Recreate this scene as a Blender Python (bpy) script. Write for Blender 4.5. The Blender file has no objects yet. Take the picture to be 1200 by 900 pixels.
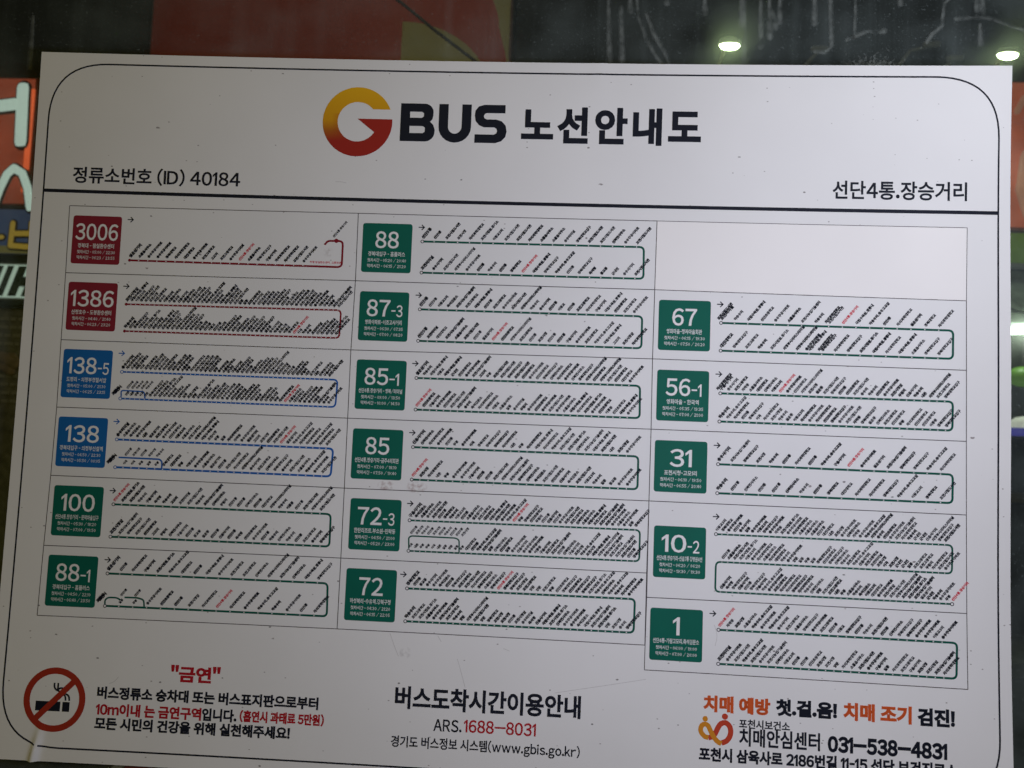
import bpy, bmesh, math, random
from mathutils import Vector, Matrix

scene = bpy.context.scene
COL = scene.collection
R = math.radians
SIGN_Z = 1.6            # height of the middle of the sheet above the ground

# measured layout of the route map: millimetres on the sheet, metres for the street behind it
DATA = {'bg': {'armA': (1.431, 3.373),
        'armB': (3.836, 3.41),
        'armC0': (2.2, 3.385),
        'armC1': (2.325, 3.528),
        'armD0': (3.026, 3.398),
        'armD1': (3.122, 3.54),
        'armD2': (3.27, 3.55),
        'armE0': (3.425, 3.404),
        'armE1': (3.498, 3.459),
        'blueB': (-4.672, 1.419),
        'blueT': (-4.63, 1.862),
        'bs': (3.724, 0.195),
        'floorL': (-4.915, -0.574),
        'gb': (3.91, 0.651),
        'gr1': (4.34, 1.623),
        'greenB': (-4.624, 1.017),
        'greenT': (-4.59, 1.355),
        'hand': (-4.825, 0.488),
        'lampA': (1.541, 3.557),
        'lampB': (3.967, 3.505),
        'litBR': (-4.57, 1.851),
        'litTR': (-4.669, 3.046),
        'lo': (4.019, -0.913),
        'mid0': (3.956, 1.627),
        'mid1': (4.38, 0.986),
        'ol0': (-1.411, 3.688),
        'ol1': (-1.374, 2.939),
        'ol2': (-0.606, 3.901),
        'ol3': (-0.497, 3.704),
        'olc': (-0.713, 3.328),
        'or0': (3.902, 3.239),
        'or1': (4.323, 1.926),
        'redBR': (-0.417, 3.034),
        'redTL': (-3.754, 4.072),
        'st': (3.845, -0.338),
        'wh': (3.842, 0.235),
        'wl': (3.865, 1.028)},
 'blank': [(154.8, 226.8), (458.8, 226.1), (154.5, 156.2), (458.5, 153.2)],
 'bus': (-113.5, 304.4, -2.3, 344.4),
 'cable': [(-0.739, 1.949), (-0.679, 1.907), (-0.52, 1.779), (-0.339, 1.645), (-0.167, 1.496)],
 'camera': {'dish': 0.03106, 'loc': [0.05383, 0.00435, 0.7777], 'rot': [[0.998008, -0.036211, 0.051652], [0.039559, 0.997079, -0.065341], [-0.049135, 0.067254, 0.996525]]},
 'clinic_emblem': ([(217.6, -281.1), (214.1, -280.2), (210.7, -276.9), (209.8, -273.2), (211.3, -269.4), (214.6, -268.1), (217.6, -270.1), (219.4, -274.2), (221.9, -278.9), (225.8, -284.0), (230.1, -286.0)],
                   [(230.1, -285.3), (235.0, -283.4), (238.1, -278.9), (239.1, -274.1), (238.0, -269.3), (235.2, -266.5), (232.5, -265.9), (229.0, -267.2), (226.6, -271.1), (224.5, -276.0), (221.9, -279.9),
                    (217.6, -281.1)],
                   (214.2, -263.5), (233.1, -260.3)),
 'creases': [((-449.6, -330.8), 'v'), ((92.0, 374.1), 'v')],
 'lay': {'bb': -327.0, 'bl': -488.0, 'br': 488.4, 'bt': 378.4, 'c0': -458.3, 'c1': -152.8, 'c2': 154.7, 'c3': 459.1, 'gt': 226.5, 'ru': 241.4, 'sb': -340.4, 'sl': -500.0, 'sr': 500.0, 'st': 390.0},
 'letters': {'b_b': [(-4.803, 1.504), (-4.605, 1.494)],
             'b_l': [(-4.796, 1.706), (-4.803, 1.512)],
             'b_m': [(-4.788, 1.613), (-4.615, 1.618)],
             'b_r': [(-4.623, 1.71), (-4.607, 1.517)],
             'dash': [(-4.935, 1.578), (-4.888, 1.579)],
             'eo_arm': [(-5.083, 2.742), (-4.832, 2.777)],
             'eo_stem': [(-4.773, 2.928), (-4.755, 2.435)],
             'siot_l': [(-4.798, 2.193), (-4.856, 2.137), (-4.908, 2.012), (-4.945, 1.887)],
             'siot_r': [(-4.798, 2.193), (-4.715, 2.148), (-4.657, 2.018), (-4.619, 1.841)]},
 'logo': (-158.7, 323.7, 36.7),
 'nosmoke': (-434.3, -280.1, 31.5),
 'paint': (-1.743, 2.502),
 'routes': [{'arrow': (-393.3, 213.0),
             'badge': (-453.9, 164.7, -402.2, 215.7),
             'cap': '경복대 - 잠실환승센터',
             'col': 'red',
             'conn': [('hook', (-169.0, 170.5), (-167.7, 197.4))],
             'extra': [],
             'num': '3006',
             'panel': [(-459.0, 225.8), (-153.1, 227.0), (-458.2, 154.6), (-152.6, 156.3)],
             'red': (0, 12),
             'rows': [((-391.4, 170.0), (-208.4, 170.6), 20)],
             'suf': '',
             't1': '첫차시간 - 05:00 / 22:30',
             't2': '막차시간 - 06:23 / 23:55'},
            {'arrow': (-393.1, 142.5),
             'badge': (-454.1, 94.6, -401.9, 145.3),
             'cap': '산정호수 - 도봉환승센터',
             'col': 'red',
             'conn': [('r', (-166.0, 124.7), (-166.4, 96.3))],
             'extra': [],
             'num': '1386',
             'panel': [(-458.2, 154.6), (-152.6, 156.3), (-457.8, 84.1), (-153.6, 84.4)],
             'red': (1, 36),
             'rows': [((-391.8, 123.7), (-169.3, 125.1), 46), ((-391.6, 95.5), (-170.4, 96.2), 46)],
             'suf': '',
             't1': '첫차시간 - 04:40 / 21:40',
             't2': '막차시간 - 06:23 / 23:20'},
            {'arrow': (-393.1, 72.2),
             'badge': (-454.0, 24.3, -402.1, 74.7),
             'cap': '도평리 - 의정부경찰서앞',
             'col': 'blue',
             'conn': [('r', (-165.7, 53.2), (-166.6, 25.1))],
             'extra': [[(-390.3, 27.1), (-390.8, 33.7), (-366.6, 33.3), (-365.2, 26.3)]],
             'num': '138',
             'panel': [(-457.8, 84.1), (-153.6, 84.4), (-457.0, 13.9), (-153.2, 14.2)],
             'red': (1, 34),
             'rows': [((-391.3, 53.0), (-175.2, 53.1), 46), ((-391.1, 25.3), (-174.5, 25.0), 44)],
             'suf': '-5',
             't1': '첫차시간 - 05:00 / 21:30',
             't2': '막차시간 - 06:25 / 23:15'},
            {'arrow': (-393.4, 1.4),
             'badge': (-453.9, -46.8, -402.1, 4.4),
             'cap': '경복대입구 - 의정부신설역',
             'col': 'blue',
             'conn': [('r', (-166.4, -17.7), (-167.5, -45.9))],
             'extra': [[(-388.4, -35.3), (-345.6, -35.5), (-342.8, -37.9), (-342.7, -44.8)]],
             'num': '138',
             'panel': [(-457.0, 13.9), (-153.2, 14.2), (-457.6, -56.5), (-152.8, -56.9)],
             'red': (0, 25),
             'rows': [((-391.6, -17.0), (-173.9, -17.5), 33), ((-391.2, -45.5), (-176.7, -45.8), 27)],
             'suf': '',
             't1': '첫차시간 - 04:50 / 22:30',
             't2': '막차시간 - 05:50 / 00:05'},
            {'arrow': (-392.0, -69.5),
             'badge': (-452.7, -117.3, -401.1, -66.2),
             'cap': '선단4통.장승거리 - 문막마을입구',
             'col': 'green',
             'conn': [('r', (-165.2, -83.5), (-164.8, -116.3))],
             'extra': [],
             'num': '100',
             'panel': [(-457.6, -56.5), (-152.8, -56.9), (-458.9, -127.8), (-152.4, -127.1)],
             'red': (0, 0),
             'rows': [((-390.1, -83.3), (-176.3, -83.7), 26), ((-390.6, -116.2), (-174.4, -116.2), 26)],
             'suf': '',
             't1': '첫차시간 - 05:30 / 18:20',
             't2': '막차시간 - 07:00 / 19:50'},
            {'arrow': (-391.8, -139.5),
             'badge': (-452.8, -188.1, -401.2, -136.8),
             'cap': '경복대입구 - 홈플러스',
             'col': 'green',
             'conn': [('r', (-164.4, -152.7), (-163.3, -185.2))],
             'extra': [[(-390.9, -184.0), (-391.2, -179.7), (-387.9, -177.0), (-379.1, -177.0), (-375.4, -179.0)], [(-371.3, -176.3), (-358.1, -176.1), (-351.3, -177.9), (-350.4, -184.7)]],
             'num': '88',
             'panel': [(-458.9, -127.8), (-152.4, -127.1), (-459.6, -198.1), (-152.2, -197.2)],
             'red': (1, 8),
             'rows': [((-390.7, -153.2), (-174.8, -152.8), 18), ((-390.7, -185.6), (-176.4, -185.4), 16)],
             'suf': '-1',
             't1': '첫차시간 - 04:50 / 22:10',
             't2': '막차시간 - 06:40 / 23:50'},
            {'arrow': (-86.4, 214.0),
             'badge': (-147.4, 165.7, -95.7, 217.1),
             'cap': '경복대입구 - 홈플러스',
             'col': 'green',
             'conn': [('r', (142.3, 199.6), (142.8, 166.8))],
             'extra': [],
             'num': '88',
             'panel': [(-153.1, 227.0), (154.8, 226.8), (-152.6, 156.3), (154.5, 156.2)],
             'red': (1, 9),
             'rows': [((-84.9, 199.3), (135.0, 199.5), 19), ((-84.3, 166.8), (134.2, 167.0), 20)],
             'suf': '',
             't1': '첫차시간 - 05:20 / 20:40',
             't2': '막차시간 - 06:15 / 21:20'},
            {'arrow': (-86.3, 143.3),
             'badge': (-147.1, 94.7, -95.8, 145.7),
             'cap': '영화아파트-이조고사거리',
             'col': 'green',
             'conn': [('r', (142.7, 128.6), (142.8, 96.0))],
             'extra': [],
             'num': '87',
             'panel': [(-152.6, 156.3), (154.5, 156.2), (-153.6, 84.4), (154.3, 85.8)],
             'red': (1, 8),
             'rows': [((-84.3, 128.7), (133.7, 128.6), 24), ((-84.5, 96.1), (133.8, 96.1), 24)],
             'suf': '-3',
             't1': '첫차시간 - 06:30 / 07:35',
             't2': '막차시간 - 07:00 / 08:20'},
            {'arrow': (-86.5, 72.7),
             'badge': (-146.8, 24.1, -95.1, 75.0),
             'cap': '선단4통.장승거리 - 영북/터미널',
             'col': 'green',
             'conn': [('r', (142.6, 58.3), (143.1, 25.6))],
             'extra': [],
             'num': '85',
             'panel': [(-153.6, 84.4), (154.3, 85.8), (-153.2, 14.2), (154.8, 15.0)],
             'red': (1, 0),
             'rows': [((-84.5, 57.9), (131.5, 58.1), 31), ((-83.8, 25.6), (130.7, 25.6), 31)],
             'suf': '-1',
             't1': '첫차시간 - 09:00 / 13:50',
             't2': '막차시간 - 10:00 / 14:50'},
            {'arrow': (-86.2, 2.0),
             'badge': (-147.0, -46.8, -95.1, 4.2),
             'cap': '선단4통.장승거리-금주4리회관',
             'col': 'green',
             'conn': [('r', (142.9, -12.6), (143.0, -45.3))],
             'extra': [],
             'num': '85',
             'panel': [(-153.2, 14.2), (154.8, 15.0), (-152.8, -56.9), (154.7, -56.4)],
             'red': (1, 0),
             'rows': [((-84.6, -12.6), (131.0, -12.7), 27), ((-84.3, -45.4), (132.0, -45.4), 27)],
             'suf': '',
             't1': '첫차시간 - 07:00 / 18:10',
             't2': '막차시간 - 07:50 / 19:40'},
            {'arrow': (-84.9, -69.5),
             'badge': (-145.6, -117.9, -93.4, -66.5),
             'cap': '한탄리조트.부소원-민락동',
             'col': 'green',
             'conn': [('r', (146.6, -85.8), (146.7, -116.3))],
             'extra': [[(-83.9, -114.6), (-84.5, -103.6), (-82.0, -101.8), (-37.0, -101.9), (-33.4, -103.8), (-32.9, -116.1)]],
             'num': '72',
             'panel': [(-152.8, -56.9), (154.7, -56.4), (-152.4, -127.1), (154.3, -127.2)],
             'red': (0, 18),
             'rows': [((-84.5, -86.3), (141.6, -85.6), 40), ((-84.1, -116.8), (140.8, -116.2), 40)],
             'suf': '-3',
             't1': '첫차시간 - 04:50 / 21:00',
             't2': '막차시간 - 05:20 / 23:00'},
            {'arrow': (-88.3, -140.3),
             'badge': (-145.9, -188.1, -94.5, -136.6),
             'cap': '하성북리-수유역.강북구청',
             'col': 'green',
             'conn': [('r', (143.5, -153.3), (143.1, -185.7))],
             'extra': [],
             'num': '72',
             'panel': [(-152.4, -127.1), (154.3, -127.2), (-152.2, -197.2), (154.4, -197.0)],
             'red': (0, 14),
             'rows': [((-83.7, -154.0), (136.8, -153.2), 35), ((-83.8, -186.3), (136.0, -185.7), 33)],
             'suf': '',
             't1': '첫차시간 - 04:30 / 21:20',
             't2': '막차시간 - 06:15 / 22:05'},
            {'arrow': (220.0, 143.1),
             'badge': (159.2, 95.1, 211.0, 146.1),
             'cap': '영화마을-정자마을회관',
             'col': 'green',
             'conn': [('r', (446.2, 123.3), (446.0, 95.4))],
             'extra': [],
             'num': '67',
             'panel': [(154.5, 156.2), (458.5, 153.2), (154.3, 85.8), (458.8, 84.5)],
             'red': (0, 9),
             'rows': [((221.5, 124.3), (432.5, 123.3), 17), ((221.7, 96.3), (431.9, 95.4), 18)],
             'suf': '',
             't1': '첫차시간 - 06:15 / 19:30',
             't2': '막차시간 - 07:50 / 20:20'},
            {'arrow': (220.2, 72.6),
             'badge': (159.4, 24.1, 211.0, 75.2),
             'cap': '영화마을 - 한국역',
             'col': 'green',
             'conn': [('r', (446.2, 53.0), (445.8, 24.7))],
             'extra': [],
             'num': '56',
             'panel': [(154.3, 85.8), (458.8, 84.5), (154.8, 15.0), (458.9, 15.0)],
             'red': (0, 8),
             'rows': [((222.3, 53.4), (438.5, 53.2), 31), ((222.1, 25.3), (439.4, 25.0), 31)],
             'suf': '-1',
             't1': '첫차시간 - 05:35 / 19:35',
             't2': '막차시간 - 07:00 / 21:00'},
            {'arrow': (220.1, 1.4),
             'badge': (159.0, -46.8, 210.9, 4.5),
             'cap': '포천시청-고모1리',
             'col': 'green',
             'conn': [('r', (446.3, -17.6), (446.0, -45.4))],
             'extra': [],
             'num': '31',
             'panel': [(154.8, 15.0), (458.9, 15.0), (154.7, -56.4), (459.0, -56.1)],
             'red': (0, 10),
             'rows': [((221.7, -17.2), (434.8, -17.7), 18), ((221.5, -45.8), (434.8, -45.3), 17)],
             'suf': '',
             't1': '첫차시간 - 06:10 / 19:50',
             't2': '막차시간 - 06:55 / 20:40'},
            {'arrow': (220.7, -68.9),
             'badge': (160.4, -130.6, 211.5, -80.2),
             'cap': '선단4통.장승거리-신읍7통 강병원4선',
             'col': 'green',
             'conn': [('r', (446.0, -85.8), (445.5, -112.6)), ('l', (221.6, -113.1), (221.4, -142.0))],
             'extra': [],
             'num': '10',
             'panel': [(154.7, -56.4), (459.0, -56.1), (155.0, -150.8), (459.2, -149.8)],
             'red': (2, 38),
             'rows': [((221.1, -86.0), (438.8, -85.7), 39), ((227.4, -112.9), (438.8, -112.7), 38), ((226.4, -141.9), (445.6, -141.7), 38)],
             'suf': '-2',
             't1': '첫차시간 - 06:20 / 06:20',
             't2': '막차시간 - 19:30 / 19:30'},
            {'arrow': (219.4, -163.1),
             'badge': (158.9, -210.6, 210.1, -160.4),
             'cap': '선단4통-가람고모리.축석검문소',
             'col': 'green',
             'conn': [('r', (450.1, -177.8), (449.4, -211.3))],
             'extra': [],
             'num': '1',
             'panel': [(155.0, -150.8), (459.2, -149.8), (154.5, -220.7), (459.8, -220.7)],
             'red': (0, 0),
             'rows': [((225.4, -178.4), (436.3, -178.0), 27), ((225.8, -210.9), (437.8, -211.4), 28)],
             'suf': '',
             't1': '첫차시간 - 06:00 / 19:00',
             't2': '막차시간 - 07:00 / 20:00'}],
 'scrape': (302.8, 222.1),
 'scuffs': [[(-98.6, -198.8), (-93.7, -211.0), (-88.9, -220.8)], [(-50.5, -198.8), (-46.8, -204.5)], [(67.7, -247.7), (113.4, -238.6), (156.4, -229.6)], [(15.5, -207.8), (21.6, -210.0)],
            [(221.2, -173.7), (224.7, -184.1), (222.4, -194.0)], [(-178.9, 259.6), (-172.6, 259.8), (-167.2, 258.6)], [(-213.6, -280.3), (-209.8, -285.0)], [(-29.9, -220.2), (-24.9, -234.8), (-20.9, -247.7)],
            [(-380.0, -261.9), (-374.9, -260.0), (-371.0, -254.8)]],
 'smudges': [((-110.6, -52.5), 9, 5), ((-79.2, -52.9), 11, 6), ((365.1, 166.6), 9, 5), ((-182.3, 184.9), 6, 5), ((-82.2, -217.1), 6, 6)],
 'splash': [(0.343, 0.412), (0.415, 0.401)],
 'streaks': [[(0.242, 0.477), (0.243, 0.399)], [(0.239, 0.477), (0.24, 0.425)], [(0.259, 0.478), (0.26, 0.421)], [(0.268, 0.478), (0.269, 0.431)], [(0.272, 0.458), (0.275, 0.442)], [(0.279, 0.478), (0.279, 0.448)],
             [(0.201, 0.477), (0.201, 0.457)], [(0.315, 0.478), (0.315, 0.447)], [(0.331, 0.478), (0.333, 0.422), (0.326, 0.415), (0.316, 0.416)], [(0.357, 0.479), (0.357, 0.454), (0.356, 0.432)],
             [(0.403, 0.479), (0.403, 0.469)], [(0.455, 0.477), (0.448, 0.47), (0.446, 0.454), (0.446, 0.446), (0.436, 0.437), (0.43, 0.428)], [(0.48, 0.48), (0.481, 0.463)], [(0.486, 0.48), (0.486, 0.461)],
             [(0.484, 0.447), (0.484, 0.427)], [(0.46, 0.453), (0.481, 0.456), (0.498, 0.453), (0.513, 0.447), (0.533, 0.44)], [(0.129, 0.476), (0.131, 0.452), (0.141, 0.426), (0.152, 0.407), (0.16, 0.398)],
             [(0.14, 0.454), (0.148, 0.433), (0.159, 0.415), (0.167, 0.398)], [(0.122, 0.476), (0.123, 0.458)], [(0.349, 0.429), (0.361, 0.435), (0.371, 0.439)], [(0.374, 0.438), (0.377, 0.438)],
             [(0.383, 0.438), (0.386, 0.439)], [(0.161, 0.477), (0.161, 0.467)], [(0.113, 0.461), (0.116, 0.397)], [(0.099, 0.476), (0.103, 0.397)], [(-0.533, 0.444), (-0.532, 0.387)]],
 'texts': {'arrival_heading': ('버스도착시간이용안내', (-90.2, -271.3, 93.8, -249.1), 'ink', 0.034),
           'arrival_number': ('1688－8031', (-20.4, -290.4, 50.6, -278.0), 'print_red', 0.022),
           'arrival_prefix': ('ARS.', (-50.6, -290.9, -22.6, -279.0), 'ink', 0.02),
           'arrival_site': ('경기도 버스정보 시스템(www.gbis.go.kr)', (-92.1, -310.1, 94.2, -296.6), 'ink', 0.024),
           'clinic_address': ('포천시 삼육사로 2186번길 11-15 선단 보건진료소', (208.9, -303.2, 449.8, -290.1), 'ink', 0.046),
           'clinic_check': ('검진!', (413.4, -257.1, 447.8, -240.4), 'ink', 0.052),
           'clinic_early': ('치매 조기', (344.6, -256.6, 408.2, -239.9), 'print_orange', 0.05),
           'clinic_name': ('치매안심센터', (246.8, -287.0, 323.2, -270.1), 'ink', 0.03),
           'clinic_office': ('포천시보건소', (246.6, -270.4, 294.8, -261.6), 'ink', 0.03),
           'clinic_orange': ('치매 예방', (212.1, -256.9, 276.1, -241.0), 'print_orange', 0.05),
           'clinic_phone': ('031－538－4831', (330.4, -287.2, 440.6, -271.8), 'ink', 0.055),
           'clinic_step': ('첫.걸.음!', (281.2, -256.6, 338.9, -240.5), 'ink', 0.052),
           'no_smoking_heading': ('"금연"', (-318.0, -257.0, -267.5, -240.4), 'print_red', 0.042),
           'notice_fine': ('(흡연시 과태료 5만원)', (-245.1, -292.8, -160.1, -280.7), 'print_red', 0.046),
           'notice_first': ('버스정류소 승차대 또는 버스표지판으로부터', (-391.4, -277.2, -166.6, -264.8), 'ink', 0.044),
           'notice_last': ('모든 시민의 건강을 위해 실천해주세요!', (-391.5, -307.2, -193.4, -294.9), 'ink', 0.044),
           'notice_mid': ('입니다.', (-283.4, -293.5, -248.1, -281.0), 'ink', 0.044),
           'notice_red': ('10m이내 는 금연구역', (-391.4, -293.5, -284.1, -281.1), 'print_red', 0.044),
           'stop_name': ('선단4통.장승거리', (328.5, 252.8, 458.4, 271.8), 'ink', 0.022),
           'stop_number': ('정류소번호 (ID) 40184', (-457.8, 249.8, -279.4, 268.4), 'ink', 0.022),
           'title': ('노선안내도', (12.8, 304.5, 196.6, 343.5), 'ink', 0.04)}}

# ---------------------------------------------------------------- camera
cam = DATA['camera']
rot = cam['rot']
cd = bpy.data.cameras.new('camera')
cd.sensor_width = 36.0
cd.lens = 27.0
cd.clip_start = 0.02
cd.clip_end = 400
co = bpy.data.objects.new('camera', cd)
COL.objects.link(co)
def to_world(v): return (v[0], -v[2], v[1])
m = Matrix.Identity(4)
cols = [to_world([rot[r][k] for r in range(3)]) for k in range(3)]
for k in range(3):
    for r in range(3):
        m[r][k] = cols[k][r]
cl = to_world(cam['loc'])
m[0][3], m[1][3], m[2][3] = cl[0], cl[1], cl[2] + SIGN_Z
co.matrix_world = m
scene.camera = co
cd.dof.use_dof = True
cd.dof.focus_distance = 0.80
cd.dof.aperture_fstop = 9

# ---------------------------------------------------------------- night sky, lamps, exposure
W = bpy.data.worlds.new('World')
scene.world = W
W.use_nodes = True
wn = W.node_tree.nodes
sky = wn.new('ShaderNodeTexSky')
sky.sky_type = 'NISHITA'
sky.sun_disc = False
sky.sun_elevation = R(1.0)
sky.sun_rotation = R(200)
W.node_tree.links.new(sky.outputs[0], wn['Background'].inputs[0])
wn['Background'].inputs[1].default_value = 0.0015

def lamp(name, kind, loc, energy, color, size=0.1, target=None, spot=None):
    l = bpy.data.lights.new(name, kind)
    l.energy = energy
    l.color = color
    if kind == 'AREA':
        l.shape = 'DISK'; l.size = size
    else:
        l.shadow_soft_size = size
    if spot:
        l.spot_size = spot; l.spot_blend = 0.6
    o = bpy.data.objects.new(name, l)
    COL.objects.link(o)
    o.location = loc
    if target is not None:
        o.rotation_euler = (Vector(target) - Vector(loc)).to_track_quat('-Z', 'Y').to_euler()
    return o
# the cool white lamp of the shelter, right of the camera, and unseen lights added for fill and warm ambience
lamp('shelter_and_fill_light', 'POINT', (0.50, -0.404, 1.6 + 0.40), 4.3, (0.83, 0.86, 1.0), 0.06)
lamp('shelter_and_fill_light', 'POINT', (0.25, -0.60, 1.6 + 0.00), 8.1, (0.77, 0.785, 1.0), 0.06)  # added unseen fill, placed to fit the brightness across the sheet
lamp('warm_ambient_light', 'POINT', (-1.5, -6.0, 4.3), 164.0, (1.0, 0.80, 0.08), 0.15)  # unseen warm point added as even ambient light on the sheet
lamp('facade_fill_light', 'POINT', (-1.2, 2.2, 5.4), 70.0, (1.0, 0.9, 0.75), 0.3)  # unseen fill added to brighten the red signboard and shop fronts

vs = scene.view_settings
scene.display_settings.display_device = 'sRGB'
vs.view_transform = 'Standard'
vs.look = 'None'
vs.exposure = 0.0
vs.gamma = 1.0
vs.use_curve_mapping = False
scene.cycles.use_denoising = True
scene.cycles.max_bounces = 8
scene.cycles.transparent_max_bounces = 12
scene.cycles.caustics_reflective = False
scene.cycles.caustics_refractive = False

# ---------------------------------------------------------------- materials
def mat(name, color, rough=0.55, spec=0.3, noise=0.0, nscale=8.0, emit=0.0, emit_color=None, metal=0.0):
    M = bpy.data.materials.new(name)
    M.use_nodes = True
    nt = M.node_tree
    b = nt.nodes['Principled BSDF']
    b.inputs['Base Color'].default_value = (*color, 1)
    b.inputs['Roughness'].default_value = rough
    b.inputs['Specular IOR Level'].default_value = spec
    b.inputs['Metallic'].default_value = metal
    if emit:
        b.inputs['Emission Color'].default_value = (*(emit_color or color), 1)
        b.inputs['Emission Strength'].default_value = emit
    if noise:
        tc = nt.nodes.new('ShaderNodeTexCoord')
        n = nt.nodes.new('ShaderNodeTexNoise')
        n.inputs['Scale'].default_value = nscale
        n.inputs['Detail'].default_value = 6
        r = nt.nodes.new('ShaderNodeMapRange')
        r.inputs['From Min'].default_value = 0.3
        r.inputs['From Max'].default_value = 0.7
        r.inputs['To Min'].default_value = 1 - noise
        r.inputs['To Max'].default_value = 1 + noise * 0.6
        x = nt.nodes.new('ShaderNodeVectorMath')
        x.operation = 'SCALE'
        x.inputs[0].default_value = color
        nt.links.new(tc.outputs['Object'], n.inputs['Vector'])
        nt.links.new(n.outputs[0], r.inputs['Value'])
        nt.links.new(r.outputs[0], x.inputs['Scale'])
        nt.links.new(x.outputs[0], b.inputs['Base Color'])
        if emit:
            nt.links.new(x.outputs[0], b.inputs['Emission Color'])
    return M

def N(nt, t, **kw):
    n = nt.nodes.new(t)
    for k, v in kw.items():
        if hasattr(n, k): setattr(n, k, v)
        else: n.inputs[k].default_value = v
    return n

def vinyl(name, base, spots=True):
    """white printed vinyl with grime: pale mottling, small dark flecks, a few scuffs"""
    M = mat(name, base, 0.62, 0.15)
    nt = M.node_tree; L = nt.links
    b = nt.nodes['Principled BSDF']
    tc = N(nt, 'ShaderNodeTexCoord')
    n1 = N(nt, 'ShaderNodeTexNoise'); n1.inputs['Scale'].default_value = 5; n1.inputs['Detail'].default_value = 8
    L.new(tc.outputs['Object'], n1.inputs['Vector'])
    r1 = N(nt, 'ShaderNodeMapRange'); r1.inputs[1].default_value = .3; r1.inputs[2].default_value = .7
    r1.inputs[3].default_value = .955; r1.inputs[4].default_value = 1.03
    L.new(n1.outputs[0], r1.inputs[0])
    cur = N(nt, 'ShaderNodeVectorMath', operation='SCALE'); cur.inputs[0].default_value = base
    L.new(r1.outputs[0], cur.inputs['Scale'])
    cur = cur.outputs[0]
    def mixin(cur, fac, color):
        mx = N(nt, 'ShaderNodeMix', data_type='RGBA')
        L.new(fac, mx.inputs[0]); L.new(cur, mx.inputs[6]); mx.inputs[7].default_value = (*color, 1)
        return mx.outputs[2]
    # flecks of dirt at two sizes; only some cells carry one, and the outline is broken by noise
    nz = N(nt, 'ShaderNodeTexNoise'); nz.inputs['Scale'].default_value = 420; nz.inputs['Detail'].default_value = 2
    L.new(tc.outputs['Object'], nz.inputs['Vector'])
    for sc, rad, keep, col in () if not spots else ((46, .05, .78, (.16, .15, .145)), (95, .07, .80, (.34, .32, .31)), (19, .03, .72, (.24, .215, .21))):
        mp = N(nt, 'ShaderNodeMapping'); mp.inputs['Scale'].default_value = (1, 1, 1.7)
        L.new(tc.outputs['Object'], mp.inputs['Vector'])
        v = N(nt, 'ShaderNodeTexVoronoi'); v.inputs['Scale'].default_value = sc
        L.new(mp.outputs[0], v.inputs['Vector'])
        a = N(nt, 'ShaderNodeMath', operation='MULTIPLY_ADD'); a.inputs[1].default_value = -rad * 2.2; 
        L.new(nz.outputs[0], a.inputs[0]); L.new(v.outputs['Distance'], a.inputs[2])
        lt = N(nt, 'ShaderNodeMapRange'); lt.inputs[1].default_value = -rad * .15; lt.inputs[2].default_value = rad * .35
        lt.inputs[3].default_value = 1; lt.inputs[4].default_value = 0
        L.new(a.outputs[0], lt.inputs[0])
        sp = N(nt, 'ShaderNodeSeparateColor'); L.new(v.outputs['Color'], sp.inputs[0])
        g = N(nt, 'ShaderNodeMath', operation='GREATER_THAN'); g.inputs[1].default_value = keep
        L.new(sp.outputs[0], g.inputs[0])
        f = N(nt, 'ShaderNodeMath', operation='MULTIPLY'); L.new(lt.outputs[0], f.inputs[0]); L.new(g.outputs[0], f.inputs[1])
        f2 = N(nt, 'ShaderNodeMath', operation='MULTIPLY'); f2.inputs[1].default_value = .85; L.new(f.outputs[0], f2.inputs[0])
        cur = mixin(cur, f2.outputs[0], col)
    if spots:
        n3 = N(nt, 'ShaderNodeTexNoise'); n3.inputs['Scale'].default_value = 260; n3.inputs['Detail'].default_value = 4
        L.new(tc.outputs['Object'], n3.inputs['Vector'])
        r3 = N(nt, 'ShaderNodeMapRange'); r3.inputs[1].default_value = .4; r3.inputs[2].default_value = .7
        L.new(n3.outputs[0], r3.inputs[0])
        cols_ = ((.36, .25, .235), (.40, .29, .27), (.47, .44, .43), (.5, .47, .46), (.5, .49, .48))
        for (c, rx, ry), col in zip(DATA['smudges'], cols_):
            s = N(nt, 'ShaderNodeVectorMath', operation='SUBTRACT'); s.inputs[1].default_value = (c[0] / 1e3, 0, c[1] / 1e3 + Y0)
            L.new(tc.outputs['Object'], s.inputs[0])
            d = N(nt, 'ShaderNodeVectorMath', operation='MULTIPLY'); d.inputs[1].default_value = (1e3 / rx, 0, 1e3 / ry)
            L.new(s.outputs[0], d.inputs[0])
            ln = N(nt, 'ShaderNodeVectorMath', operation='LENGTH'); L.new(d.outputs[0], ln.inputs[0])
            k = N(nt, 'ShaderNodeMapRange'); k.inputs[1].default_value = .6; k.inputs[2].default_value = 1.1
            k.inputs[3].default_value = .85; k.inputs[4].default_value = 0
            L.new(ln.outputs['Value'], k.inputs[0])
            f = N(nt, 'ShaderNodeMath', operation='MULTIPLY'); L.new(k.outputs[0], f.inputs[0]); L.new(r3.outputs[0], f.inputs[1])
            cur = mixin(cur, f.outputs[0], col)
    L.new(cur, b.inputs['Base Color'])
    # faint orange-peel so that the lamp breaks up on the sheet
    bp = N(nt, 'ShaderNodeBump'); bp.inputs['Strength'].default_value = .06; bp.inputs['Distance'].default_value = .002
    n5 = N(nt, 'ShaderNodeTexNoise'); n5.inputs['Scale'].default_value = 30; n5.inputs['Detail'].default_value = 5
    L.new(tc.outputs['Object'], n5.inputs['Vector']); L.new(n5.outputs[0], bp.inputs['Height'])
    L.new(bp.outputs[0], b.inputs['Normal'])
    return M

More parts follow.
